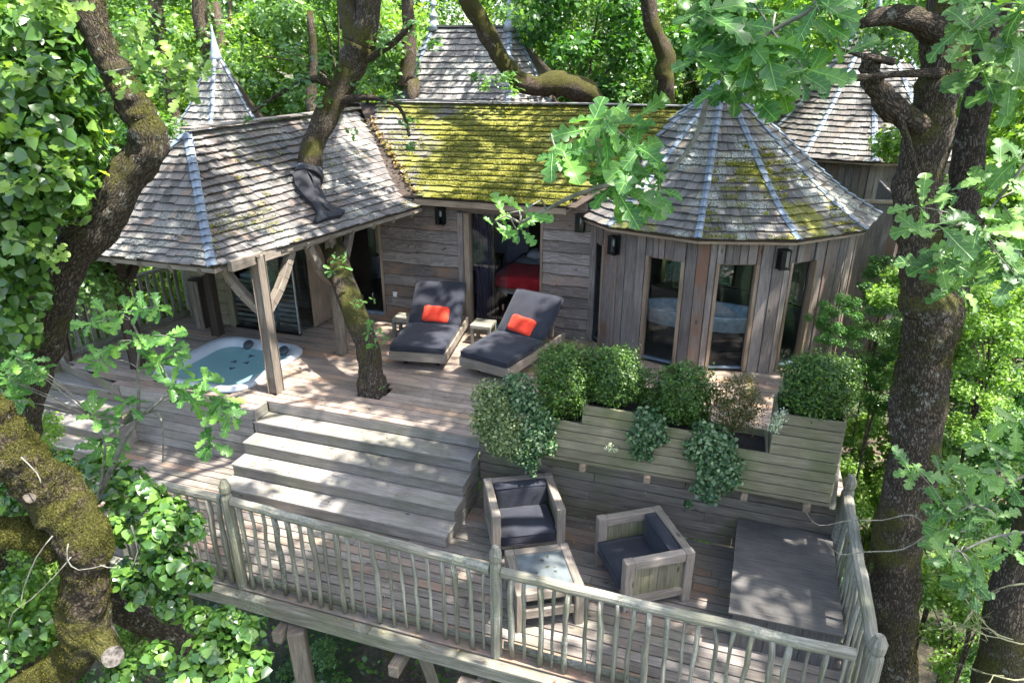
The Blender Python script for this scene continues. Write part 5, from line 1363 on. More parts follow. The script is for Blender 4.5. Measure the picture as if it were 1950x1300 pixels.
# T1: ivy clad oak at the left
t1 = thing('oak_tree', V(*ray_point(60, 900, 4.9)[:2], -3), 'big ivy clad oak at the left with a mossy limb bending over the porch roof', 'tree')
tp = [(-20, 1120, 4.8, 97), (0, 1000, 4.85, 92), (22, 860, 4.9, 88), (55, 730, 4.9, 81), (85, 620, 4.9, 81), (118, 530, 4.9, 79), (155, 465, 4.9, 77), (200, 405, 4.9, 74), (240, 345, 4.9, 72), (285, 275, 4.9, 74), (262, 215, 4.9, 62), (232, 160, 4.9, 56), (205, 105, 4.9, 53), (180, 50, 4.9, 55), (155, -20, 5.0, 58), (120, -120, 5.2, 53)]
m = MB(); pix_limb(m, tp, .3, 1, 36, 9); T1_TRUNK = obj('trunk', m, M['bark_mid'], t1)
m = MB(); pix_limb(m, [(110, 560, 4.95, 80), (70, 470, 5.1, 70), (30, 360, 5.2, 62), (0, 240, 5.3, 56), (-20, 100, 5.4, 50), (-30, -60, 5.5, 45)], .25, 2); obj('limb', m, M['bark'], t1)
m = MB(); s0 = ray_point(120, -120, 5.2); up_limbs(m, s0, 'T1', .10, 3); obj('limb', m, M['bark'], t1)
crown_from(t1, 'T1')
ivy = thing('ivy', V(*ray_point(60, 900, 4.9)[:2], -3), 'dense glossy ivy climbing the oak at the left edge', 'ivy')
def ivy_mass(parent, blobs, n_each, size, mat, nobj=0, seed=0, shape='ivy', shell=.55, flat=1.0):
    cs = [ray_point(a, b, d) for a, b, d, r in blobs]; rs = [px_size(r, d) for a, b, d, r in blobs]
    P_, N_ = [], []
    for c, r in zip(cs, rs):
        n = int(n_each * (r / .3) ** 1.7)
        d = nr.normal(size=(n, 3)); d /= np.linalg.norm(d, axis=1, keepdims=True)
        rr_n = np.array([1 + .35 * noise.noise(Vector(x) * 2.2 + c) for x in d])
        p = d * (r * rr_n * (shell + (1 - shell) * nr.uniform(0, 1, n) ** .6))[:, None]; p[:, 2] *= flat
        P_.append(p + np.array(c)); N_.append(d + nr.normal(size=(n, 3)) * .3 + [0, 0, .45])
    P_ = np.concatenate(P_); N_ = np.concatenate(N_)
    return leaf_part(parent, P_, N_, size, shape, M[mat], 'foliage')
ivy_mass(ivy, [(40, 60, 4.8, 90), (90, 150, 4.7, 80), (20, 190, 4.6, 95), (100, 240, 4.6, 75), (60, 310, 4.5, 85), (150, 300, 4.8, 55), (10, 380, 4.5, 80), (110, 370, 4.6, 60), (150, 210, 4.9, 55),
                (30, 470, 4.5, 70), (60, 560, 4.6, 45), (25, 620, 4.5, 55), (15, 700, 4.5, 50), (60, 640, 4.6, 22), (-40, 300, 4.6, 90), (-30, 520, 4.5, 80), (95, 30, 4.9, 70), (60, 430, 4.5, 50)], 330, .082, 'ivy')
def leaf_puffs(parent, spec, each, size, mat, name='foliage', shape='oak', shell=.2):
    cs = [ray_point(a, b, d) for a, b, d, r in spec]; rs = [px_size(r, d) for a, b, d, r in spec]
    P_, N_ = [], []
    for c, r in zip(cs, rs):
        n = max(6, int(each * (r / .3) ** 1.6)); d = nr.normal(size=(n, 3)); d /= np.linalg.norm(d, axis=1, keepdims=True)
        p = d * (r * (shell + (1 - shell) * nr.uniform(0, 1, n)))[:, None]; p[:, 2] *= .6
        P_.append(p + np.array(c)); N_.append(nr.normal(size=(n, 3)) * .5 + d * .3 + [0, 0, .9])
    return leaf_part(parent, np.concatenate(P_), np.concatenate(N_), size, shape, M[mat], name)
leaf_puffs(t1, [(60, 20, 4.4, 60), (180, 90, 5.6, 50), (30, 130, 4.3, 50), (130, 180, 4.5, 40), (260, 60, 5.8, 40), (170, 340, 4.7, 40), (190, 250, 4.8, 34), (40, 250, 4.2, 45), (110, 300, 4.3, 40), (20, 350, 4.1, 45), (130, 420, 4.6, 30), (60, 470, 4.2, 30), (200, 20, 5.5, 40), (230, 300, 5.6, 36)], 42, .085, 'forest_b')
# T2: mossy trunk at the lower left
t2 = thing('oak_tree', V(*ray_point(60, 1290, 3.3)[:2], -4), 'thick moss covered oak trunk with a sawn off stub in the lower left corner', 'tree')
m = MB(); pix_limb(m, [(-60, 740, 3.1, 90), (-10, 815, 3.1, 100), (45, 880, 3.15, 112), (105, 945, 3.2, 118), (155, 1010, 3.2, 128), (165, 1080, 3.2, 120), (158, 1150, 3.2, 118), (165, 1215, 3.2, 108), (110, 1275, 3.25, 100), (30, 1340, 3.3, 110), (-60, 1420, 3.4, 110)], .34, 7, 44, 12)
T2_TRUNK = obj('trunk', m, M['bark_moss'], t2)
m = MB(); pix_limb(m, [(-60, 1020, 3.1, 76), (0, 1015, 3.12, 80), (60, 1022, 3.15, 84), (120, 1035, 3.2, 92)], .3, 8, 30, 8); T2_LIMB = obj('limb', m, M['bark_moss'], t2)
m = MB(); pix_limb(m, [(165, 1195, 3.2, 90), (195, 1225, 3.15, 70), (214, 1248, 3.08, 58)], .1, 9, 12); obj('stub', m, M['bark_moss'], t2)
e0, e1 = ray_point(211, 1245, 3.09), ray_point(216, 1251, 3.055); m = MB().tube([e0, e1], [px_size(27, 3), px_size(26, 3)], 14); obj('cut_face', m, plain('cut_wood', (.11, .098, .085), .95, spec=.1, noise_amt=.7, nscale=45), t2)
m = MB(); pix_limb(m, [(150, 1090, 3.5, 80), (240, 1160, 3.7, 76), (310, 1200, 3.9, 70), (380, 1235, 4.1, 70), (460, 1290, 4.4, 64)], .2, 10); obj('limb', m, M['bark'], t2)
m = MB(); pix_limb(m, [(50, 940, 3.1, 30), (58, 948, 3.02, 24)], .1, 12, 9, 2); obj('stub', m, plain('cut_wood_b', (.09, .075, .06), .95, spec=.1, noise_amt=.6, nscale=30), t2)
for k, pts in enumerate((((100, 1020), (70, 1060), (45, 1120), (40, 1150)), ((130, 1035), (128, 1065), (150, 1085), (200, 1075)), ((135, 1060), (110, 1090), (60, 1140), (25, 1165), (15, 1200)), ((190, 1075), (205, 1080), (222, 1080)), ((40, 870), (70, 900), (78, 920)), ((250, 1000), (262, 1050), (248, 1085)))):
    obj('twig', limb(MB(), [ray_point(a, b, 3.0 - .02 * i) for i, (a, b) in enumerate(pts)], [px_size(2.6 - .4 * i, 3) / 1.5 for i in range(len(pts))], 5, .2, k, 2), M['twig'], t2)
ivl = thing('ivy', ray_point(380, 1150, 3.4), 'glossy ivy and honeysuckle mound below the left end of the front railing', 'ivy')
ivy_mass(ivl, [(300, 1010, 3.3, 48), (360, 1000, 3.4, 38), (330, 1080, 3.3, 50), (270, 1120, 3.4, 45), (400, 1240, 3.1, 60), (470, 1200, 3.2, 42), (360, 1290, 3.0, 60), (300, 1250, 3.2, 45), (450, 1300, 3.0, 60), (280, 940, 3.5, 38), (225, 1010, 3.5, 40), (240, 1090, 3.5, 36), (380, 1100, 3.5, 36), (230, 1290, 3.2, 50), (430, 1180, 3.2, 40), (490, 1260, 3.1, 40), (380, 1180, 3.3, 36), (330, 1150, 3.35, 44), (300, 1060, 3.4, 50), (440, 1230, 3.2, 50), (320, 970, 3.5, 40)], 900, .058, 'ivy', shell=.3)
ivm = thing('ivy', ray_point(160, 850, 4.2), 'dark ivy between the oak trunk and the left steps', 'ivy')
ivy_mass(ivm, [(110, 880, 4.3, 36), (190, 890, 4.2, 46), (250, 910, 4.2, 38), (20, 770, 4.3, 40), (200, 850, 4.3, 24), (110, 920, 4.2, 45), (210, 940, 4.0, 45), (20, 830, 4.1, 45), (30, 1120, 4.2, 60), (70, 1200, 4.2, 70), (10, 1240, 4.1, 80), (250, 970, 3.9, 40), (40, 960, 4.3, 70)], 380, .068, 'ivy', shell=.3)

# T3: oak at the right
t3 = thing('oak_tree', V(*ray_point(1690, 1350, 5.0)[:2], -4), 'tall lichen and moss spotted oak close on the right of the railing', 'tree')
m = MB(); pix_limb(m, [(1690, 1420, 4.9, 110), (1698, 1310, 4.9, 102), (1705, 1200, 4.95, 97), (1706, 1090, 5.0, 104), (1722, 980, 5.0, 115), (1738, 880, 5.05, 108), (1750, 790, 5.1, 99), (1758, 700, 5.1, 104), (1768, 610, 5.1, 113), (1757, 520, 5.1, 89), (1742, 430, 5.1, 76), (1752, 330, 5.15, 78), (1772, 235, 5.2, 80), (1790, 140, 5.2, 74), (1800, 40, 5.25, 71), (1806, -60, 5.3, 67)], .32, 21, 44, 9)
T3_TRUNK = obj('trunk', m, M['bark_mid'], t3)
m = MB(); pix_limb(m, [(1785, 640, 5.15, 90), (1808, 540, 5.3, 76), (1822, 440, 5.35, 70), (1838, 350, 5.4, 60), (1850, 250, 5.45, 54), (1872, 150, 5.5, 52), (1885, 40, 5.6, 50), (1895, -60, 5.7, 46)], .25, 22); obj('limb', m, M['bark'], t3)
m = MB(); pix_limb(m, [(1775, 250, 5.2, 44), (1735, 232, 5.1, 42), (1692, 200, 5.05, 44), (1662, 150, 5.0, 36), (1655, 110, 4.95, 30)], .4, 23); pix_limb(m, [(1795, 60, 5.2, 50), (1740, 38, 5.1, 46), (1690, 30, 5.0, 36), (1640, 45, 4.9, 16)], .4, 29)
pix_limb(m, [(1790, 140, 5.1, 20), (1720, 140, 4.9, 13), (1640, 148, 4.8, 11), (1575, 155, 4.7, 7)], .5, 24); pix_limb(m, [(1700, 118, 5.0, 14), (1650, 108, 4.8, 10), (1600, 95, 4.7, 6)], .5, 25)
pix_limb(m, [(1705, 200, 5.0, 14), (1722, 250, 4.95, 13), (1740, 310, 4.9, 11), (1758, 370, 4.88, 7)], .3, 26)
obj('limb', m, M['bark'], t3)
m = MB(); up_limbs(m, ray_point(1806, -60, 5.3), 'T3', .11, 5, 9); obj('limb', m, M['bark'], t3)
crown_from(t3, 'T3')
def sp(parent, pts_branch, tips, d, size, mats, seed, **kw):
    br = [ray_point(a, b, d + .02 * i) for i, (a, b) in enumerate(pts_branch)]
    q = random.Random(seed)
    tl_ = [ray_point(a, b, d + q.uniform(-.12, .12)) for a, b in tips]
    return spray(parent, br, tl_, size, mats, seed, **kw)
sp(t3, [(1640, -60), (1560, 10), (1470, 60), (1410, 110), (1380, 160), (1345, 200)], [(1350, 70), (1410, 40), (1480, 30), (1540, 60), (1370, 110), (1430, 120), (1500, 100), (1560, 20), (1450, 170), (1395, 150), (1340, 20), (1600, 90), (1530, 130), (1320, 100), (1440, 80), (1490, 150), (1400, -10)], 2.3, .125, OAK_A, 101)
sp(t3, [(1345, 190), (1330, 250), (1290, 310), (1240, 330), (1150, 260), (1060, 260)], [(1060, 290), (1110, 250), (1150, 230), (1210, 230), (1200, 330), (1250, 330), (1250, 370), (1120, 310), (1220, 280), (1170, 360)], 2.3, .115, OAK_A, 102)
sp(t3, [(1200, 340), (1100, 370), (1040, 400), (990, 425)], [(960, 410), (1000, 400), (985, 440), (940, 425)], 2.25, .085, OAK_A, 103, nleaf=(2, 4))
sp(t3, [(2020, 200), (1960, 300), (1900, 380), (1850, 440)], [(1800, 400), (1850, 360), (1900, 330), (1870, 440), (1930, 420), (1830, 470), (1900, 480), (1780, 440), (1940, 300), (1860, 520), (1750, 395), (1820, 540), (1930, 520), (1790, 500), (1960, 370)], 2.8, .13, OAK_B, 104)
sp(t3, [(2020, 60), (1940, 60), (1880, 40)], [(1880, 30), (1930, 60), (1850, 10), (1900, 100), (1950, 10), (1870, 130), (1930, 160), (1840, 60)], 2.6, .12, OAK_B, 105)
sp(t3, [(2010, 880), (1920, 920), (1850, 960), (1810, 980)], [(1790, 960), (1830, 930), (1860, 900), (1800, 900), (1850, 980), (1740, 890), (1900, 880), (1790, 1010), (1930, 930), (1880, 840), (1940, 800), (1900, 990)], 3.2, .125, OAK_B, 106)
sp(t3, [(1990, 1010), (1900, 1020), (1830, 1050)], [(1810, 1070), (1840, 1100), (1790, 1040), (1860, 1060), (1850, 1130), (1930, 1050)], 3.0, .11, OAK_B, 107)
m = MB(); limb(m, [ray_point(1806, -60, 5.3), ray_point(1760, -160, 4.2), ray_point(1640, -60, 2.3)], [.06, .035, .012], 8, .3, 91, 4); obj('limb', m, M['bark'], t3)
# bare lichen covered twigs at the lower right
m = MB(); q = random.Random(9)
def twig_tree(p, d, ln, r, depth):
    p2 = p + d * ln
    mid = p.lerp(p2, .5) + V(q.uniform(-1, 1), q.uniform(-1, 1), q.uniform(-1, 1)) * ln * .1
    limb(m, [p, mid, p2], [r, r * .85, r * .7], 5, .2, depth, 2)
    if depth == 0: return
    for i in range(q.choice([2, 2, 3])):
        d2 = (d + V(q.uniform(-.8, .8), q.uniform(-.8, .8), q.uniform(-.7, .7))).normalized()
        twig_tree(p2 if i else p.lerp(p2, .7), d2, ln * q.uniform(.55, .85), r * .62, depth - 1)
left = V(-cY, -sY, 0)
YT = plain('yellow_lichen_twig', (.2, .19, .10), .9, noise_amt=.6, nscale=14)
for a_, d_, l_, r_, k_ in ((ray_point(1985, 1225, 3.2), left + V(0, 0, .18), .28, .007, 4), (ray_point(1960, 1110, 3.3), left * .9 + V(0, 0, -.3), .25, .006, 3), (ray_point(1960, 1290, 3.0), left + V(0, 0, .1), .22, .006, 3)):
    m = MB(); twig_tree(a_, d_.normalized(), l_, r_, k_); obj('bare_branch', m, YT, t3)
for pts, rr_n in ((((1850, 1010), (1780, 1010), (1735, 980), (1680, 990), (1620, 990), (1560, 1000), (1535, 975)), (.007, .006, .005, .004, .0035, .003, .002)), (((1775, 1010), (1720, 1045), (1650, 1050), (1600, 1055), (1570, 1030)), (.006, .005, .004, .003, .002))):
    obj('twig', limb(MB(), [ray_point(a, b, 3.6) for a, b in pts], rr_n, 5, .2, 4, 3), M['twig'], t3)
# right edge trunk
t8 = thing('oak_tree', V(*ray_point(1930, 1350, 4.2)[:2], -4.5), 'dark leaning oak trunk cut by the lower right corner of the picture', 'tree')
m = MB(); pix_limb(m, [(1890, 1400, 4.3, 130), (1905, 1280, 4.3, 120), (1925, 1180, 4.3, 116), (1950, 1080, 4.4, 112), (1990, 960, 4.5, 108), (2060, 800, 4.6, 100), (2120, 600, 4.8, 90), (2160, 300, 5, 80), (2200, -200, 5.4, 70)], .25, 61, 14); obj('trunk', m, M['bark_mid'], t8)
for k_, (p_, q_, r_) in enumerate((((2160, 300, 5.0), (2090, 230, 3.8), (2020, 200, 2.8)), ((2170, 150, 5.1), (2100, 80, 3.8), (2020, 60, 2.6)), ((2060, 800, 4.6), (2050, 850, 3.9), (2010, 880, 3.2)), ((1990, 960, 4.5), (2030, 990, 3.8), (1990, 1010, 3.0)), ((1960, 1060, 4.4), (2010, 1150, 3.8), (1985, 1225, 3.2)))):
    obj('limb', limb(MB(), [ray_point(*p_), ray_point(*q_), ray_point(*r_)], [.035, .02, .009], 7, .3, 95 + k_, 4), M['bark'], t8)
P_, N_ = clump_points([ray_point(2300, -500, 5.5), ray_point(2450, -300, 5.2), ray_point(2150, -600, 6)], [1.2, 1.3, 1.2], 300, .7, .2); leaf_part(t8, P_, N_, .14, 'oak', M['oak'], 'crown')

# T4: tree growing through the deck and the porch roof
t4 = thing('oak_tree', V(TREE.x, TREE.y, -5.5), 'slim mossy oak growing up through a hole in the deck and through the porch roof', 'tree')
bx_ = [(710, 745, 8.44, 64), (707, 715, 8.44, 56), (705, 690, 8.46, 52), (698, 655, 8.55, 50), (682, 610, 8.7, 52), (664, 565, 8.95, 52), (648, 515, 9.4, 50), (638, 478, 9.85, 48), (622, 440, 10.3, 48), (606, 395, 10.5, 48), (596, 350, 10.6, 46), (590, 310, 10.45, 48), (600, 265, 10.6, 46), (622, 220, 10.7, 46), (650, 170, 10.8, 46), (672, 125, 10.8, 50), (684, 85, 10.8, 62)]
m = MB(); lowp = [V(TREE.x - .1, TREE.y + .1, -5.6), V(TREE.x - .05, TREE.y, -3.5), V(TREE.x + .02, TREE.y, -1.2)]
limb(m, lowp + [ray_point(a, b, d) for a, b, d, w in bx_], [.22, .2, .18] + [px_size(w, d * .95) / 2 for a, b, d, w in bx_], 14, .22, 31, 3)
obj('trunk', m, M['bark_mid'], t4)
m = MB(); pix_limb(m, [(686, 95, 10.8, 52), (700, 40, 10.9, 44), (706, -30, 11, 40)], .2, 32); pix_limb(m, [(682, 90, 10.8, 48), (668, 40, 11, 38), (655, -30, 11.2, 34)], .2, 33)
up_limbs(m, ray_point(706, -30, 11), 'T4', .1, 6, 6); obj('limb', m, M['bark_mid'], t4)
m = MB(); pix_limb(m, [(650, 175, 10.8, 20), (600, 150, 10.6, 13), (540, 175, 10.4, 9), (480, 215, 10.2, 5)], .3, 34, 8); pix_limb(m, [(640, 195, 10.7, 18), (700, 185, 10.5, 12), (760, 205, 10.3, 8), (780, 260, 10.2, 5)], .3, 35, 8); pix_limb(m, [(672, 125, 10.8, 18), (740, 90, 10.6, 12), (790, 40, 10.5, 8)], .3, 36, 8)
obj('limb', m, M['bark'], t4)
crown_from(t4, 'T4')
def leaf_puffs(parent, spec, each, size, mat, name='foliage', shape='oak', shell=.2):
    cs = [ray_point(a, b, d) for a, b, d, r in spec]; rs = [px_size(r, d) for a, b, d, r in spec]
    P_, N_ = [], []
    for c, r in zip(cs, rs):
        n = max(6, int(each * (r / .3) ** 1.6)); d = nr.normal(size=(n, 3)); d /= np.linalg.norm(d, axis=1, keepdims=True)
        p = d * (r * (shell + (1 - shell) * nr.uniform(0, 1, n)))[:, None]; p[:, 2] *= .6
        P_.append(p + np.array(c)); N_.append(nr.normal(size=(n, 3)) * .5 + d * .3 + [0, 0, .9])
    return leaf_part(parent, np.concatenate(P_), np.concatenate(N_), size, shape, M[mat], name)
leaf_puffs(t4, [(505, 150, 10.3, 22), (545, 170, 10.3, 34), (580, 150, 10.5, 36), (470, 225, 10.2, 13), (560, 205, 10.4, 20), (500, 205, 10.3, 14), (620, 120, 10.6, 38), (740, 190, 10.4, 30), (775, 230, 10.2, 22), (780, 280, 10.2, 14), (735, 80, 10.6, 34), (790, 50, 10.5, 34), (670, 250, 10.5, 16), (690, 170, 10.7, 32), (610, 190, 10.7, 30), (560, 100, 10.8, 34), (830, 80, 10.6, 22), (735, 140, 10.5, 24)], 60, .10, 'oak_sage')
# epicormic shoots on the trunk, each with its own leaves
spray(t4, [], [ray_point(640, 495, 8.85), ray_point(655, 510, 8.8), ray_point(632, 515, 8.85), ray_point(660, 490, 8.8)], .10, OAK_A, 201, nleaf=(4, 6), twig_w=.004)
spray(t4, [], [ray_point(690, 575, 8.55), ray_point(712, 572, 8.5), ray_point(675, 580, 8.55)], .08, OAK_A, 202, nleaf=(3, 5), twig_w=.004)
spray(t4, [], [ray_point(705, 620, 8.35), ray_point(722, 635, 8.3), ray_point(715, 655, 8.3), ray_point(735, 645, 8.3), ray_point(700, 635, 8.35)], .10, OAK_A, 203, nleaf=(4, 6), twig_w=.004)
spray(t4, [], [ray_point(727, 740, 8.3)], .07, OAK_A, 204, nleaf=(3, 4), twig_w=.003)
# rubber collar where the tree passes the roof
rc = thing('rubber_collar', ray_point(590, 370, 10.4), 'black rubber collar sealing the porch roof round the tree trunk', 'roof flashing')
m = MB()
limb(m, [ray_point(a, b, d) for a, b, d in ((589, 322, 10.44), (588, 330, 10.38), (586, 342, 10.28))], [px_size(w, 9.9) / 2 for w in (47, 52, 60)], 18, .1, 55, 3)
obj('sleeve', m, M['rubber'], rc)
m = MB(); limb(m, [ray_point(589, 324, 10.43), ray_point(588.5, 328, 10.40)], [px_size(52, 9.9) / 2] * 2, 18, .08, 55, 1); obj('clamp', m, M['zinc'], rc)
def roofpt(px, py):
    # on the porch roof's right slope (a little above it)
    u = (px - 975) / FPX; v = (650 - py) / FPX; fy = math.cos(PITCH) + v * math.sin(PITCH)
    d = V(u * cY - fy * sY, u * sY + fy * cY, -math.sin(PITCH) + v * math.cos(PITCH)); o = V(0, 0, H); ts = []
    for k_ in (0, 1):
        nrm_ = (valR[k_] - hipR[k_]).cross(hipR[k_ + 1] - hipR[k_]); ts.append((hipR[k_] - o).dot(nrm_) / d.dot(nrm_))
    return o + d * min(ts)
out = [(556, 336), (575, 326), (600, 326), (607, 345), (612, 368), (622, 390), (640, 402), (656, 406), (648, 415), (626, 420), (604, 427), (596, 424), (603, 410), (594, 392), (577, 378), (562, 358)]
up_ = V(.35, -.1, .8).normalized(); spine = [(578, 340), (590, 352), (598, 374), (606, 392), (616, 406), (632, 412)]
m = MB(); mids = [roofpt(*p) + up_ * (.16 - .022 * k) for k, p in enumerate(spine)]
ring = [roofpt(*p) + up_ * (.055 + .012 * math.sin(i * 2.3)) for i, p in enumerate(out)]
m.v = ring + mids
near = [min(range(len(mids)), key=lambda k: (V(*spine[k]) - V(*p)).length) for p in out]
for i in range(len(out)):
    j = (i + 1) % len(out); a_, b_ = near[i], near[j]
    m.face([i, j, len(out) + b_], V(1, 0, 0), .2, True)
    if a_ != b_: m.face([i, len(out) + b_, len(out) + a_], V(1, 0, 0), .2, True)
    k0 = len(m.v); m.v += [ring[i] - up_ * .05, ring[j] - up_ * .05]; m.face([i, j, k0 + 1, k0], V(1, 0, 0), .2)
obj('apron', m, M['rubber'], rc)

# T5: mossy limb crossing behind the roof, T6, T7 and other stems behind
t5 = thing('oak_tree', V(*ray_point(1130, 190, 13.5)[:2], -5), 'oak behind the cabin with a yellow mossy limb bent sideways over the roof', 'tree')
m = MB(); pix_limb(m, [(1150, 330, 13.8, 56), (1140, 240, 13.6, 50), (1128, 185, 13.5, 40), (1090, 165, 13.4, 46), (1060, 158, 13.3, 44), (1020, 163, 13.2, 38), (985, 152, 13.1, 34), (960, 120, 13.0, 34), (935, 80, 13, 34), (915, 40, 13, 36), (895, 0, 13, 36), (875, -60, 13.1, 36)], .35, 41, 12); obj('trunk', m, M['bark_moss'], t5)
m = MB(); up_limbs(m, ray_point(875, -60, 13.1), 'T5', .12, 8, 6); obj('limb', m, M['bark'], t5)
crown_from(t5, 'T5')
leaf_puffs(t5, [(965, 150, 12.6, 34), (925, 160, 12.5, 26), (980, 175, 12.5, 20), (905, 145, 12.6, 18), (990, 30, 12.8, 40), (960, 20, 12.6, 24)], 55, .11, 'oak_sage')
def back_stem(spec, lab, mat='bark_far', seed=0, extra=None):
    t = thing('oak_tree', V(*ray_point(spec[0][0], spec[0][1], spec[0][2])[:2], -5), lab, 'tree')
    m = MB(); low = ray_point(*spec[0][:3]); bot = V(low.x, low.y, -5.5); w0 = px_size(spec[0][3], spec[0][2]) / 2
    limb(m, [bot, bot.lerp(low, .5) + V(.1, .1, 0), ] + [ray_point(a, b, d) for a, b, d, w in spec], [w0 * 1.5, w0 * 1.2] + [px_size(w, d * .95) / 2 for a, b, d, w in spec], 10, .25, seed, 3)
    obj('trunk', m, M[mat], t)
    for e in extra or []:
        m = MB(); pix_limb(m, e, .25, seed + 1, 8); obj('limb', m, M[mat], t)
    return t
bs_ = [back_stem([(1268, 200, 15, 32), (1262, 140, 15, 34), (1270, 110, 15, 34), (1250, 70, 15, 30), (1238, 30, 15, 28), (1228, -60, 15, 26)], 'mossy oak stem standing behind the right end of the mossy roof', 'bark_moss', 51),
 back_stem([(790, 190, 16, 30), (775, 160, 16, 30), (780, 90, 16, 24), (778, 30, 16, 22), (772, -50, 16, 20)], 'forked oak stem just left of the rear pavilion roof', 'bark_far', 52, [[(775, 60, 16, 20), (745, 85, 15.9, 24), (725, 60, 15.8, 16), (700, 20, 15.8, 12)]]),
 back_stem([(330, 200, 17, 24), (322, 140, 17, 24), (300, 60, 17, 26), (298, -30, 17, 24)], 'brown oak stem behind the spire, left of it', 'bark_far', 53),
 back_stem([(400, 120, 18, 26), (385, 60, 18, 26), (375, -30, 18, 24)], 'oak stem rising directly behind the zinc spike', 'bark_far', 54),
 back_stem([(600, 240, 15, 22), (592, 190, 15, 22), (598, 120, 15, 14), (590, 20, 15, 12)], 'thin stem behind the middle of the porch ridge', 'bark_far', 55),
 back_stem([(1905, 800, 13, 34), (1880, 740, 13, 26), (1925, 680, 13, 22), (1950, 600, 13, 20)], 'young forked tree on the slope at the right edge', 'bark', 56, [[(1850, 760, 13.2, 20), (1870, 690, 13.2, 16), (1890, 640, 13.2, 12)]]),
 back_stem([(1505, 120, 19, 20), (1500, 60, 19, 18), (1515, -20, 19, 16)], 'slim stem between the front tower and the back tower', 'bark', 57),
 back_stem([(1835, 330, 9, 36), (1850, 200, 9, 36), (1900, 40, 9, 34), (1920, -60, 9, 30)], 'dark stem behind the right oak', 'bark', 58)]

# oak sapling in front of the tub, lower left
t9 = thing('oak_sapling', V(*ray_point(170, 960, 3.9)[:2], -5), 'young oak branches with lobed leaves in front of the hot tub', 'sapling')
m = MB(); pix_limb(m, [(150, 1010, 3.9, 20), (190, 940, 3.85, 14), (230, 850, 3.8, 11), (262, 790, 3.8, 8), (262, 700, 3.8, 5), (266, 660, 3.8, 4)], .2, 71, 8)
pix_limb(m, [(262, 790, 3.8, 7), (300, 785, 3.75, 6), (310, 830, 3.7, 4), (310, 880, 3.7, 3)], .2, 72, 6); pix_limb(m, [(230, 850, 3.8, 8), (280, 780, 3.75, 6), (340, 760, 3.7, 5), (440, 790, 3.7, 4)], .2, 73, 6)
base_ = ray_point(150, 1010, 3.9); limb(m, [V(base_.x, base_.y, -5.5), base_.lerp(V(base_.x, base_.y, -5.5), .5) + V(.1, 0, 0), base_], [.05, .04, .03], 8, .2, 74)
obj('trunk', m, M['twig'], t9)
sp(t9, [(280, 785), (330, 745), (380, 750), (430, 790)], [(350, 740), (370, 765), (410, 780), (440, 790), (400, 840), (425, 760), (330, 730), (300, 690), (390, 720)], 3.6, .105, OAK_A, 301)
sp(t9, [(262, 700), (266, 650), (250, 610)], [(200, 600), (235, 590), (270, 590), (300, 585), (180, 615), (260, 640), (290, 660), (220, 660), (190, 690), (330, 670), (350, 700), (320, 640)], 3.7, .10, OAK_A, 302)
sp(t9, [(190, 940), (200, 850), (180, 800)], [(180, 790), (210, 810), (240, 770), (20, 760), (60, 700), (30, 680), (60, 690), (30, 730), (10, 720), (190, 850), (220, 850)], 3.8, .11, OAK_A, 303)
spray(t1, [], [ray_point(100, 490, 4.3), ray_point(88, 500, 4.3)], .12, oak_leaf_variants(M['forest_b']), 304, nleaf=(4, 5), twig_w=.004)
spray(t1, [ray_point(200, 140, 4.6), ray_point(260, 130, 4.5), ray_point(330, 145, 4.4)], [ray_point(a, b, 4.4) for a, b in ((250, 115), (290, 135), (330, 120), (360, 150), (385, 140), (300, 165), (270, 90), (345, 175), (240, 150))], .11, oak_leaf_variants(M['forest_b']), 305, twig_w=.006)
spray(t1, [ray_point(150, 0, 4.6), ray_point(100, 0, 4.4)], [ray_point(a, b, 4.4) for a, b in ((110, -5), (90, 5), (130, 10), (70, -5))], .12, oak_leaf_variants(M['forest_b']), 306, twig_w=.006)

# lower trunks down to the forest floor, and limbs running on out of view
def root_down(t, px, py, d, w, mat, lean=(.1, .1)):
    p = ray_point(px, py, d); r = px_size(w, d * .95) / 2; g = V(p.x + lean[0], p.y + lean[1], ground_z(p.x, p.y) - .3)
    obj('trunk_base', limb(MB(), [p + V(0, 0, .12), p.lerp(g, .35), p.lerp(g, .8), g], [r * .97, r * 1.02, r * 1.15, r * 1.6], 16, .25, 77, 5), M[mat], t)
root_down(t1, -20, 1120, 4.8, 99, 'bark_mid'); root_down(t3, 1690, 1420, 4.9, 112, 'bark_mid'); root_down(t8, 1890, 1400, 4.3, 130, 'bark_mid', (.3, .1))
root_down(t2, -60, 1420, 3.4, 110, 'bark_moss', (-.6, .5))
obj('limb', limb(MB(), [ray_point(-60, 740, 3.1), ray_point(-200, 560, 3.3), ray_point(-420, 200, 3.7), ray_point(-600, -300, 4.2)], [.105, .10, .085, .05], 14, .3, 78, 5), M['bark_moss'], t2)
obj('limb', limb(MB(), [ray_point(-60, 1020, 3.1), ray_point(-260, 980, 3.1), ray_point(-480, 820, 3.2)], [.088, .075, .05], 12, .3, 79, 5), M['bark_moss'], t2)

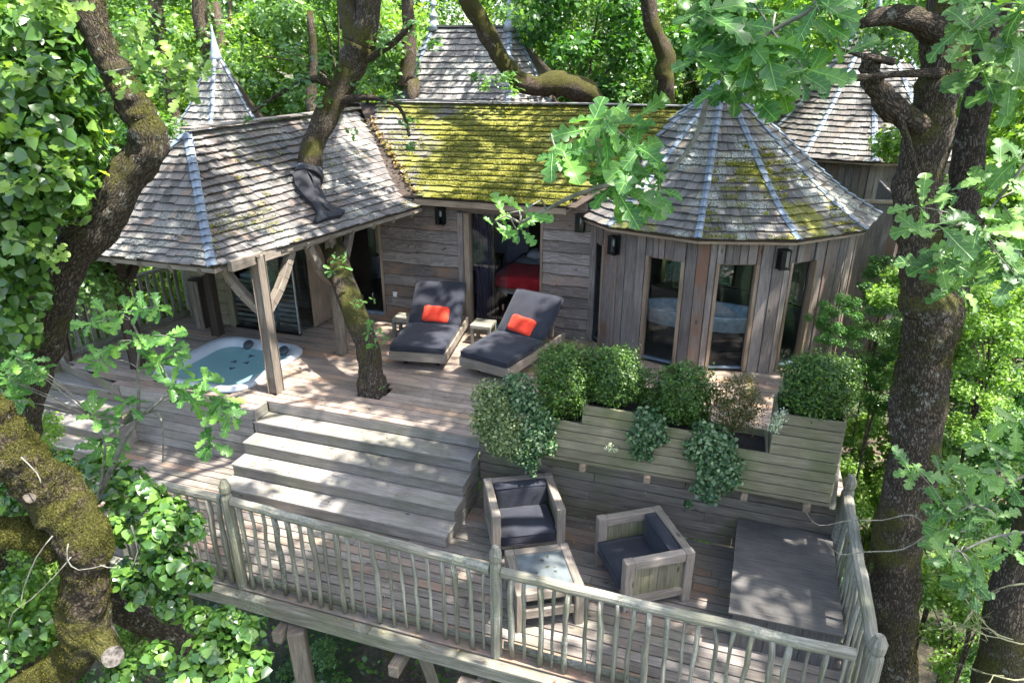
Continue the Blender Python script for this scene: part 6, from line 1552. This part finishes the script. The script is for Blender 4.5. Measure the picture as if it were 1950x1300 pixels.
# ---- moss cushions standing proud of bark and shingles
M['moss'] = leafmat('moss_tuft', (.07, .075, .012), (.17, .165, .02), (.32, .29, .05), trans=.2, rough=.9, spec=.1)
M['bark_tuft'] = leafmat('bark_moss_tuft', (.018, .02, .006), (.045, .045, .010), (.10, .095, .022), trans=.1, rough=.95, spec=.05)
def moss_on(o, n, size, zmin, thr, name='moss', seed=0):
    me = o.data; cs = []; ns_l = []; w = []
    for p in me.polygons:
        c = V(p.center) + wloc(o)
        k = noise.noise(c * 2.1 + V(seed, 0, 0)) + .35 * noise.noise(c * 9) + p.normal.z * .35
        if p.normal.z > zmin and k > thr: cs.append(c); ns_l.append(p.normal.copy()); w.append(p.area)
    if not cs: return
    w = np.array(w); idx = nr.choice(len(cs), n, p=w / w.sum()); rad_ = math.sqrt(w.mean()) * .6
    C_ = np.array([list(c) for c in cs])[idx]; NN = np.array([list(q_) for q_ in ns_l])[idx]
    t_ = nr.normal(size=(n, 3)); t_ -= NN * np.sum(t_ * NN, 1, keepdims=True)
    P_ = C_ + t_ * rad_ + NN * (size * .35 * nr.uniform(0, 1, n))[:, None]
    m_ = leaf_part(o.parent, P_, NN + nr.normal(size=(n, 3)) * .6, size, 'diamond', M['bark_tuft'], name); m_['kind'] = 'stuff'
moss_on(T2_TRUNK, 42000, .009, -.25, .02, seed=1); moss_on(T2_LIMB, 12000, .009, -.3, -.1, seed=2)
moss_on(T1_TRUNK, 14000, .012, .0, .16, seed=3); moss_on(T3_TRUNK, 14000, .012, -.3, .22, seed=4)
def moss_roof(parent, Lp, Rp, rows, n, size, mask, seed):
    q = np.random.RandomState(seed); P_ = []; out = 0
    nrm_ = (Rp[1] - Lp[1]).cross(Lp[-1] - Lp[0]).normalized(); nrm_ = nrm_ if nrm_.z > 0 else -nrm_
    while len(P_) < n and out < n * 12:
        out += 1
        r_ = q.randint(0, rows); v_ = (r_ + abs(q.normal()) * .28) / rows
        if v_ > .98: continue
        u_ = q.uniform(); c = interp_poly(Lp, v_).lerp(interp_poly(Rp, v_), u_)
        if noise.noise(c * 1.6 + V(seed, 0, 0)) + .5 * noise.noise(c * 5) + mask(u_, v_) > 0: P_.append(list(c + nrm_ * (.030 + .012 * q.uniform())))
    P_ = np.array(P_); N2 = np.array([[nrm_.x, nrm_.y, nrm_.z]]) + q.normal(size=(len(P_), 3)) * .5
    o = leaf_part(parent, P_, N2, size, 'diamond', M['moss'], 'moss'); o['kind'] = 'stuff'
moss_roof(mr, Lm, Rm, 17, 26000, .026, lambda u, v: .25 - 1.2 * max(0, .16 - u) * 4 - max(0, v - .93) * 6, 3)
for k_, a_ in ((6, .12), (7, .0)):
    a0 = -180 + 30 * k_; moss_roof(trf, [tv(a0, r, z) for r, z in prof], [tv(a0 + 30, r, z) for r, z in prof], rows_t, 2600, .024, lambda u, v, a_=a_: a_ - .1 - max(0, v - .45) * 3, 5 + k_)
moss_roof(prf, hipR, valR, 17, 1500, .024, lambda u, v: -.38, 12)
# debris on the roofs
P_ = []
for _ in range(170):
    u_, v_ = rng.random(), rng.random() * .95; a_, b_ = ((Lm, Rm), (hipR, valR), (hipR, valR))[rng.randrange(3)]
    P_.append(list(interp_poly(a_, v_).lerp(interp_poly(b_, v_), u_) + V(0, -.01, .06)))
tag(link('leaf_litter', leaf_mesh('leaf_litter', np.array(P_), nr.normal(size=(len(P_), 3)) * .25 + [.1, -.4, 1], .03, 'diamond', litter), None, V(0, 0, 0)), 'stray dry leaves lying on the porch and cabin roofs', 'leaf litter', kind='stuff')

# ---- planter plants
def ball(lab, px, py, y, r_px, mat, n, leafsz, rz=1.0, name='box_bush', cat='bush', group=None, rx=1.0, stems=True, shell=.25):
    c = yp(px, py, y); d = c.y * cY - c.x * sY; r = px_size(r_px, d * .97)
    t = thing(name, V(c.x, c.y, c.z - r * rz), lab, cat, group)
    dv = nr.normal(size=(n, 3)); dv /= np.linalg.norm(dv, axis=1, keepdims=True)
    ns_a = np.array([1 + .38 * noise.noise(Vector(x) * 1.9 + c * 9) + .30 * noise.noise(Vector(x) * 8 + c * 3) for x in dv])
    rad = r * ns_a * (shell + (1 - shell) * nr.uniform(0, 1, n) ** .38)
    st_ = nr.uniform(0, 1, n) < .07; rad = np.where(st_, rad * nr.uniform(1.03, 1.22, n), rad)
    p = dv * rad[:, None] * np.array([rx, .85, rz])
    leaf_part(t, p + np.array(c), dv * .8 + nr.normal(size=(n, 3)) * .5 + [0, 0, .35], leafsz, 'diamond', M[mat])
    if stems:
        m = MB(); q = random.Random(int(px))
        for i in range(9):
            a = q.uniform(0, 6.28); e = V(math.cos(a) * rx, math.sin(a) * .8, q.uniform(-.1, .9)).normalized() * r * .8
            m.tube([c - V(0, 0, r * rz * .98), c + V(e.x * .4, e.y * .4, -r * rz * .3), c + V(e.x, e.y, e.z * rz)], [.007, .005, .002], 5)
        obj('stems', m, M['bark'], t)
    return t
g_ = 'bushes in the deck planter'
ball('round green box bush at the left of the planter, behind the pale ivy', 1080, 722, 6.68, 74, 'box', 15000, .03, 1.12, group=g_)
ball('broad green box bush with sunlit top left of the first tower window', 1170, 716, 6.72, 66, 'box', 14000, .03, 1.0, group=g_, rx=1.1)
ball('dark small bush filling the gap between two larger box bushes', 1240, 758, 6.74, 30, 'box', 3000, .026, .9, group=g_)
ball('lighter green box bush in the middle of the planter', 1302, 748, 6.68, 66, 'box', 13000, .029, 1.1, group=g_)
ball('thin browning box bush with bare stems', 1402, 766, 6.66, 56, 'box_dry', 5200, .024, 1.25, group=g_, shell=.35)
ball('large dark box bush at the right end of the planter', 1560, 738, 6.72, 84, 'box', 18000, .031, .95, group=g_)
def trail(lab, blobs, mat, n, sz, y0=6.38, name='trailing_ivy', shape='ivy'):
    cs = [yp(a, b, y0 + dy) for a, b, r, dy in blobs]
    t = thing(name, cs[0].copy(), lab, 'ivy'); P_, N_ = [], []
    for c, (a, b, r, dy) in zip(cs, blobs):
        rr_ = px_size(r, 6.6); k = int(n * (r / 40) ** 1.8)
        dv = nr.normal(size=(k, 3)); dv /= np.linalg.norm(dv, axis=1, keepdims=True)
        P_.append(dv * (rr_ * (.25 + .95 * nr.uniform(0, 1, k) ** .8))[:, None] * [1, .6, 1.05] + np.array(c)); N_.append(dv * .5 + nr.normal(size=(k, 3)) * .6 + [0, -.4, .5])
    leaf_part(t, np.concatenate(P_), np.concatenate(N_), sz, shape, M[mat])
    return t
trail('large mound of pale variegated ivy spilling over the left end of the planter', [(935, 760, 42, .15), (925, 810, 34, .05), (965, 820, 44, 0), (955, 770, 40, .1), (945, 850, 22, -.05), (975, 850, 30, -.06), (930, 790, 36, .08)], 'varieg', 1300, .032)
trail('dark green ivy mixed into the right of the pale ivy mound', [(1005, 770, 42, .12), (1020, 830, 40, 0), (1000, 860, 34, -.04), (1035, 800, 30, .05), (1010, 880, 22, -.05), (985, 740, 34, .15), (1040, 850, 22, 0), (1015, 900, 10, -.05)], 'ivy_blue', 900, .038)
trail('small ivy tuft trailing over the middle planter board', [(1232, 800, 28, .05), (1225, 835, 30, -.02), (1245, 820, 30, 0), (1262, 835, 14, 0), (1215, 860, 18, -.03), (1235, 870, 12, -.03)], 'ivy_blue', 650, .042)
trail('long ivy tress hanging from the planter right of the middle', [(1350, 835, 34, .03), (1355, 870, 40, -.03), (1375, 850, 30, 0), (1365, 905, 38, -.05), (1390, 890, 26, -.03), (1330, 930, 16, -.06), (1350, 945, 18, -.06), (1320, 855, 20, 0), (1310, 960, 8, -.06), (1400, 915, 14, -.04)], 'ivy_blue', 650, .044)
trail('sprig of small white flowers beside the high planter box', [(1482, 800, 16, .04), (1475, 815, 12, 0), (1490, 788, 12, .06)], 'flower', 900, .022, name='white_flowers', shape='diamond')
trail('tiny white flowering tuft stuck between the planter boards', [(1160, 852, 9, -.01), (1172, 856, 7, -.02)], 'flower', 1200, .02, name='white_flowers', shape='diamond')

# ---- shrubs and forest behind
def proto_crown(name, radius, nclump, leaves, size, mat, seed, flat=.8, shape='oak', shell=.3):
    q = np.random.RandomState(seed); cs, rs = [], []
    for i in range(nclump):
        d = q.normal(size=3); d /= np.linalg.norm(d); rr_n = radius * q.uniform(.35, 1) ** .6
        cs.append(V(d[0] * rr_n, d[1] * rr_n, d[2] * rr_n * flat)); rs.append(radius * q.uniform(.16, .34))
    P_, N_ = clump_points(cs, rs, leaves / nclump / (np.mean(np.array(rs) ** 1.6)), .7, shell)
    return leaf_mesh(name, P_, N_, size, shape, mat), cs
PC = [proto_crown('crown', 3.0, 46, 15000, .135, M['forest'], 1), proto_crown('crown', 3.0, 46, 15000, .135, M['forest_b'], 2), proto_crown('crown', 2.8, 42, 14000, .13, M['forest'], 3), proto_crown('crown', 3.2, 48, 15000, .14, M['oak'], 4)]
PS = [proto_crown('foliage', 1.5, 26, 9000, .085, M['forest'], 5, .8, 'oak'), proto_crown('foliage', 1.5, 26, 9000, .085, M['forest_b'], 6, .8, 'ivy'), proto_crown('foliage', 1.5, 26, 8000, .08, M['oak'], 7, .8, 'ivy')]
def forest_tree(x, y, zc, s, k, lab, group):
    gz = ground_z(x, y); t = thing('oak_tree', V(x, y, gz), lab, 'tree', group)
    me, cs = PC[k]; q = random.Random(int(x * 31 + y * 17))
    m = MB(); top = V(x, y, zc + .5 * s)
    limb(m, [V(x, y, gz - .2), V(x + q.uniform(-.3, .3), y + q.uniform(-.3, .3), (gz + zc) / 2), top], [.2 * s, .15 * s, .07 * s], 8, .3, int(x * 10))
    for c in q.sample(cs, 5):
        e = V(x, y, zc) + c * s; limb(m, [V(x, y, zc - 1.6 * s), V(x, y, zc - .6 * s).lerp(e, .5), e], [.08 * s, .05 * s, .02 * s], 6, .3, 3)
    obj('trunk', m, M['bark_far'], t)
    c = bpy.data.objects.new('crown', me); col.objects.link(c); c.parent = t; c.location = V(x, y, zc) - wloc(t); c.scale = (s,) * 3; c.rotation_euler = (0, 0, q.uniform(0, 6.28)); return t
def shrub(px, py, d, s, k, lab, group):
    p = ray_point(px, py, d); t = thing('shrub', V(p.x, p.y, p.z - 1.2 * s), lab, 'shrub', group)
    me, cs = PS[k]; q = random.Random(int(px * 3 + py))
    m = MB()
    for c in q.sample(cs, 6): limb(m, [p - V(0, 0, 1.4 * s + 1.2), p - V(0, 0, .6 * s) + c * s * .2, p + c * s], [.03 * s, .02 * s, .01 * s], 5, .2, 3)
    obj('stems', m, M['bark_far'], t)
    c = bpy.data.objects.new('foliage', me); col.objects.link(c); c.parent = t; c.location = p - wloc(t); c.scale = (s,) * 3; c.rotation_euler = (q.uniform(-.3, .3), 0, q.uniform(0, 6.28)); return t
q = random.Random(77)
FG = 'forest oaks behind the treehouse'
cnt = 0
for row, (dist, zlo, zhi, step) in enumerate(((19, -1.5, 2.2, 3.3), (20.5, 3.6, 6.5, 3.6), (26, -1, 3, 4.5), (27, 5, 9, 4.5), (34, 1, 10, 5.5))):
    half = dist * .86; vx = -half
    while vx < half + 2:
        dd = dist + q.uniform(-1.3, 1.3); x, y = vx * cY - dd * sY, vx * sY + dd * cY
        forest_tree(x, y, q.uniform(zlo, zhi), q.uniform(.9, 1.25), q.choice([0, 0, 1, 1, 2, 3]), 'one of the leafy oaks that fill the forest behind the roofs', FG)
        vx += step * q.uniform(.8, 1.2); cnt += 1
SG = 'leafy shrubs round the treehouse'
for i, (px, py, d, s, k, lab) in enumerate((
  (1600, 615, 8.3, .26, 2, 'bright hazel twigs in front of the right tower wall'), (1668, 630, 8.5, .30, 0, 'dark leafy bush between the tower and the right oak'), (1690, 545, 9.2, .32, 2, 'leafy bush at the top right of the tower wall'),
  (1672, 730, 8.6, .34, 2, 'green bush right of the large box bush'), (1660, 860, 9.5, .6, 1, 'sunlit bush just right of the planter end'), (1660, 1000, 8, .5, 1, 'yellow green bush beyond the side railing'),
  (1830, 620, 9, .75, 0, 'deep green bush behind the right oak trunk'), (1930, 740, 9.5, .8, 2, 'deep green bush at the right edge, middle height'), (1860, 880, 8.5, .7, 0, 'shaded bush right of the oak trunk'),
  (1830, 1180, 7, .55, 1, 'bright bush below the bare lichen twigs'), (1930, 1250, 6, .5, 0, 'bush in the lower right corner'), (1800, 1050, 7.5, .6, 0, 'dark bush behind the lobed oak leaves'),
  (1930, 500, 10, .9, 0, 'tall bush at the right edge behind the oak spray'), (1900, 260, 11, 1.0, 1, 'bright foliage at the right edge beside the leaning limb'), (1850, 60, 12, 1.1, 0, 'foliage above the right oak fork'),
  (1790, 760, 7.2, .42, 1, 'sunlit maple twigs beside the right oak trunk, middle height'), (1900, 640, 7.6, .5, 1, 'bright maple leaves at the right edge above the forked stem'), (1720, 920, 9, .6, 1, 'pale leafy bush seen between the oak trunk and the planter'),
  (1880, 1120, 5.6, .40, 1, 'bright bush behind the lichen twigs near the right edge'), (1940, 900, 7, .5, 2, 'green bush at the right edge level with the chest'), (1800, 560, 8.2, .5, 1, 'sunlit leaves right of the right oak at tower window height'),
  (20, 1100, 4.6, .36, 1, 'sunlit leaves left of the mossy trunk'), (250, 1180, 4.4, .30, 1, 'bright leaves in the fork below the ivy mound'), (10, 850, 5.4, .3, 1, 'pale leaves at the left edge above the mossy trunk'),
  (60, 420, 9.5, 1.1, 0, 'foliage behind the ivy clad oak'), (200, 560, 12, .9, 1, 'sunlit bush behind the back railing, left part'), (300, 500, 13, 1.0, 1, 'sunlit bush behind the back railing, right part'), (160, 650, 11, .8, 0, 'dark bush below the back railing'),
  (215, 330, 13, 1.0, 0, 'foliage between the mossy limb and the porch roof'), (30, 150, 10, 1.2, 2, 'foliage high at the left edge'), (300, 110, 20, 1.5, 1, 'bright foliage left of the zinc spike'), (580, 100, 20, 1.5, 1, 'pale foliage right of the zinc spike'),
  (640, 60, 17, 1.4, 0, 'foliage behind the forked oak stem'), (1120, 90, 17, 1.5, 2, 'dark bushy foliage right of the rear pavilion'), (1200, 140, 17, 1.3, 0, 'foliage behind the bent mossy limb'), (1350, 120, 17, 1.4, 0, 'foliage behind the tip of the front tower'), (1450, 60, 18, 1.5, 1, 'sunlit foliage between the two towers'),
  (1760, 250, 18, 1.5, 1, 'sunlit foliage right of the back tower'), (30, 960, 6, .4, 0, 'dark foliage behind the lower left trunk'), (60, 1250, 5, .5, 2, 'low foliage in the lower left corner'), (620, 1290, 9, .5, 0, 'shaded bush in the gap under the deck'))):
    shrub(px, py, d, s, k, lab, SG)
# ground cover
n = 42000
gx = nr.uniform(-16, 22, n); gy = nr.uniform(-1, 24, n)
gz = np.array([ground_z(a, b) for a, b in zip(gx, gy)])
keep = np.array([noise.noise(V(a * .35, b * .35, 7)) > -.12 for a, b in zip(gx, gy)])
P_ = np.stack([gx, gy, gz + nr.uniform(.02, .25, n)], 1)[keep]; N_ = nr.normal(size=(len(P_), 3)) * .35 + [0, 0, 1]
tag(link('ground_ivy', leaf_mesh('ground_ivy', P_, N_, .11, 'ivy', M['ivy']), None, V(0, 0, 0)), 'low ivy carpeting the forest floor', 'ground cover', kind='stuff')
# fallen leaves and petals on the terraces
P_ = np.array([[rng.uniform(-5.5, 1.2), rng.uniform(4.4, 6.6), -.845] for _ in range(260)] + [[rng.uniform(-5.5, -1), rng.uniform(6.8, 9.9), .006] for _ in range(170)] + [[rng.uniform(-5.6, -2.8), 6.45 - .258 * k + rng.uniform(.02, .24), -.17 * (k + 1) + .006] for k in range(4) for _ in range(14)] + [[rng.uniform(-5, .8), rng.uniform(4.33, 4.40), -.848] for _ in range(24)] + [[rng.uniform(-7.4, -6.4), rng.uniform(7.0, 8.0), -.046] for _ in range(7)])
tag(link('leaf_litter', leaf_mesh('leaf_litter', P_, nr.normal(size=(len(P_), 3)) * .12 + [0, 0, 1], .032, 'diamond', litter), None, V(0, 0, 0)), 'scattered dry leaves on the planks of both terraces', 'leaf litter', kind='stuff')
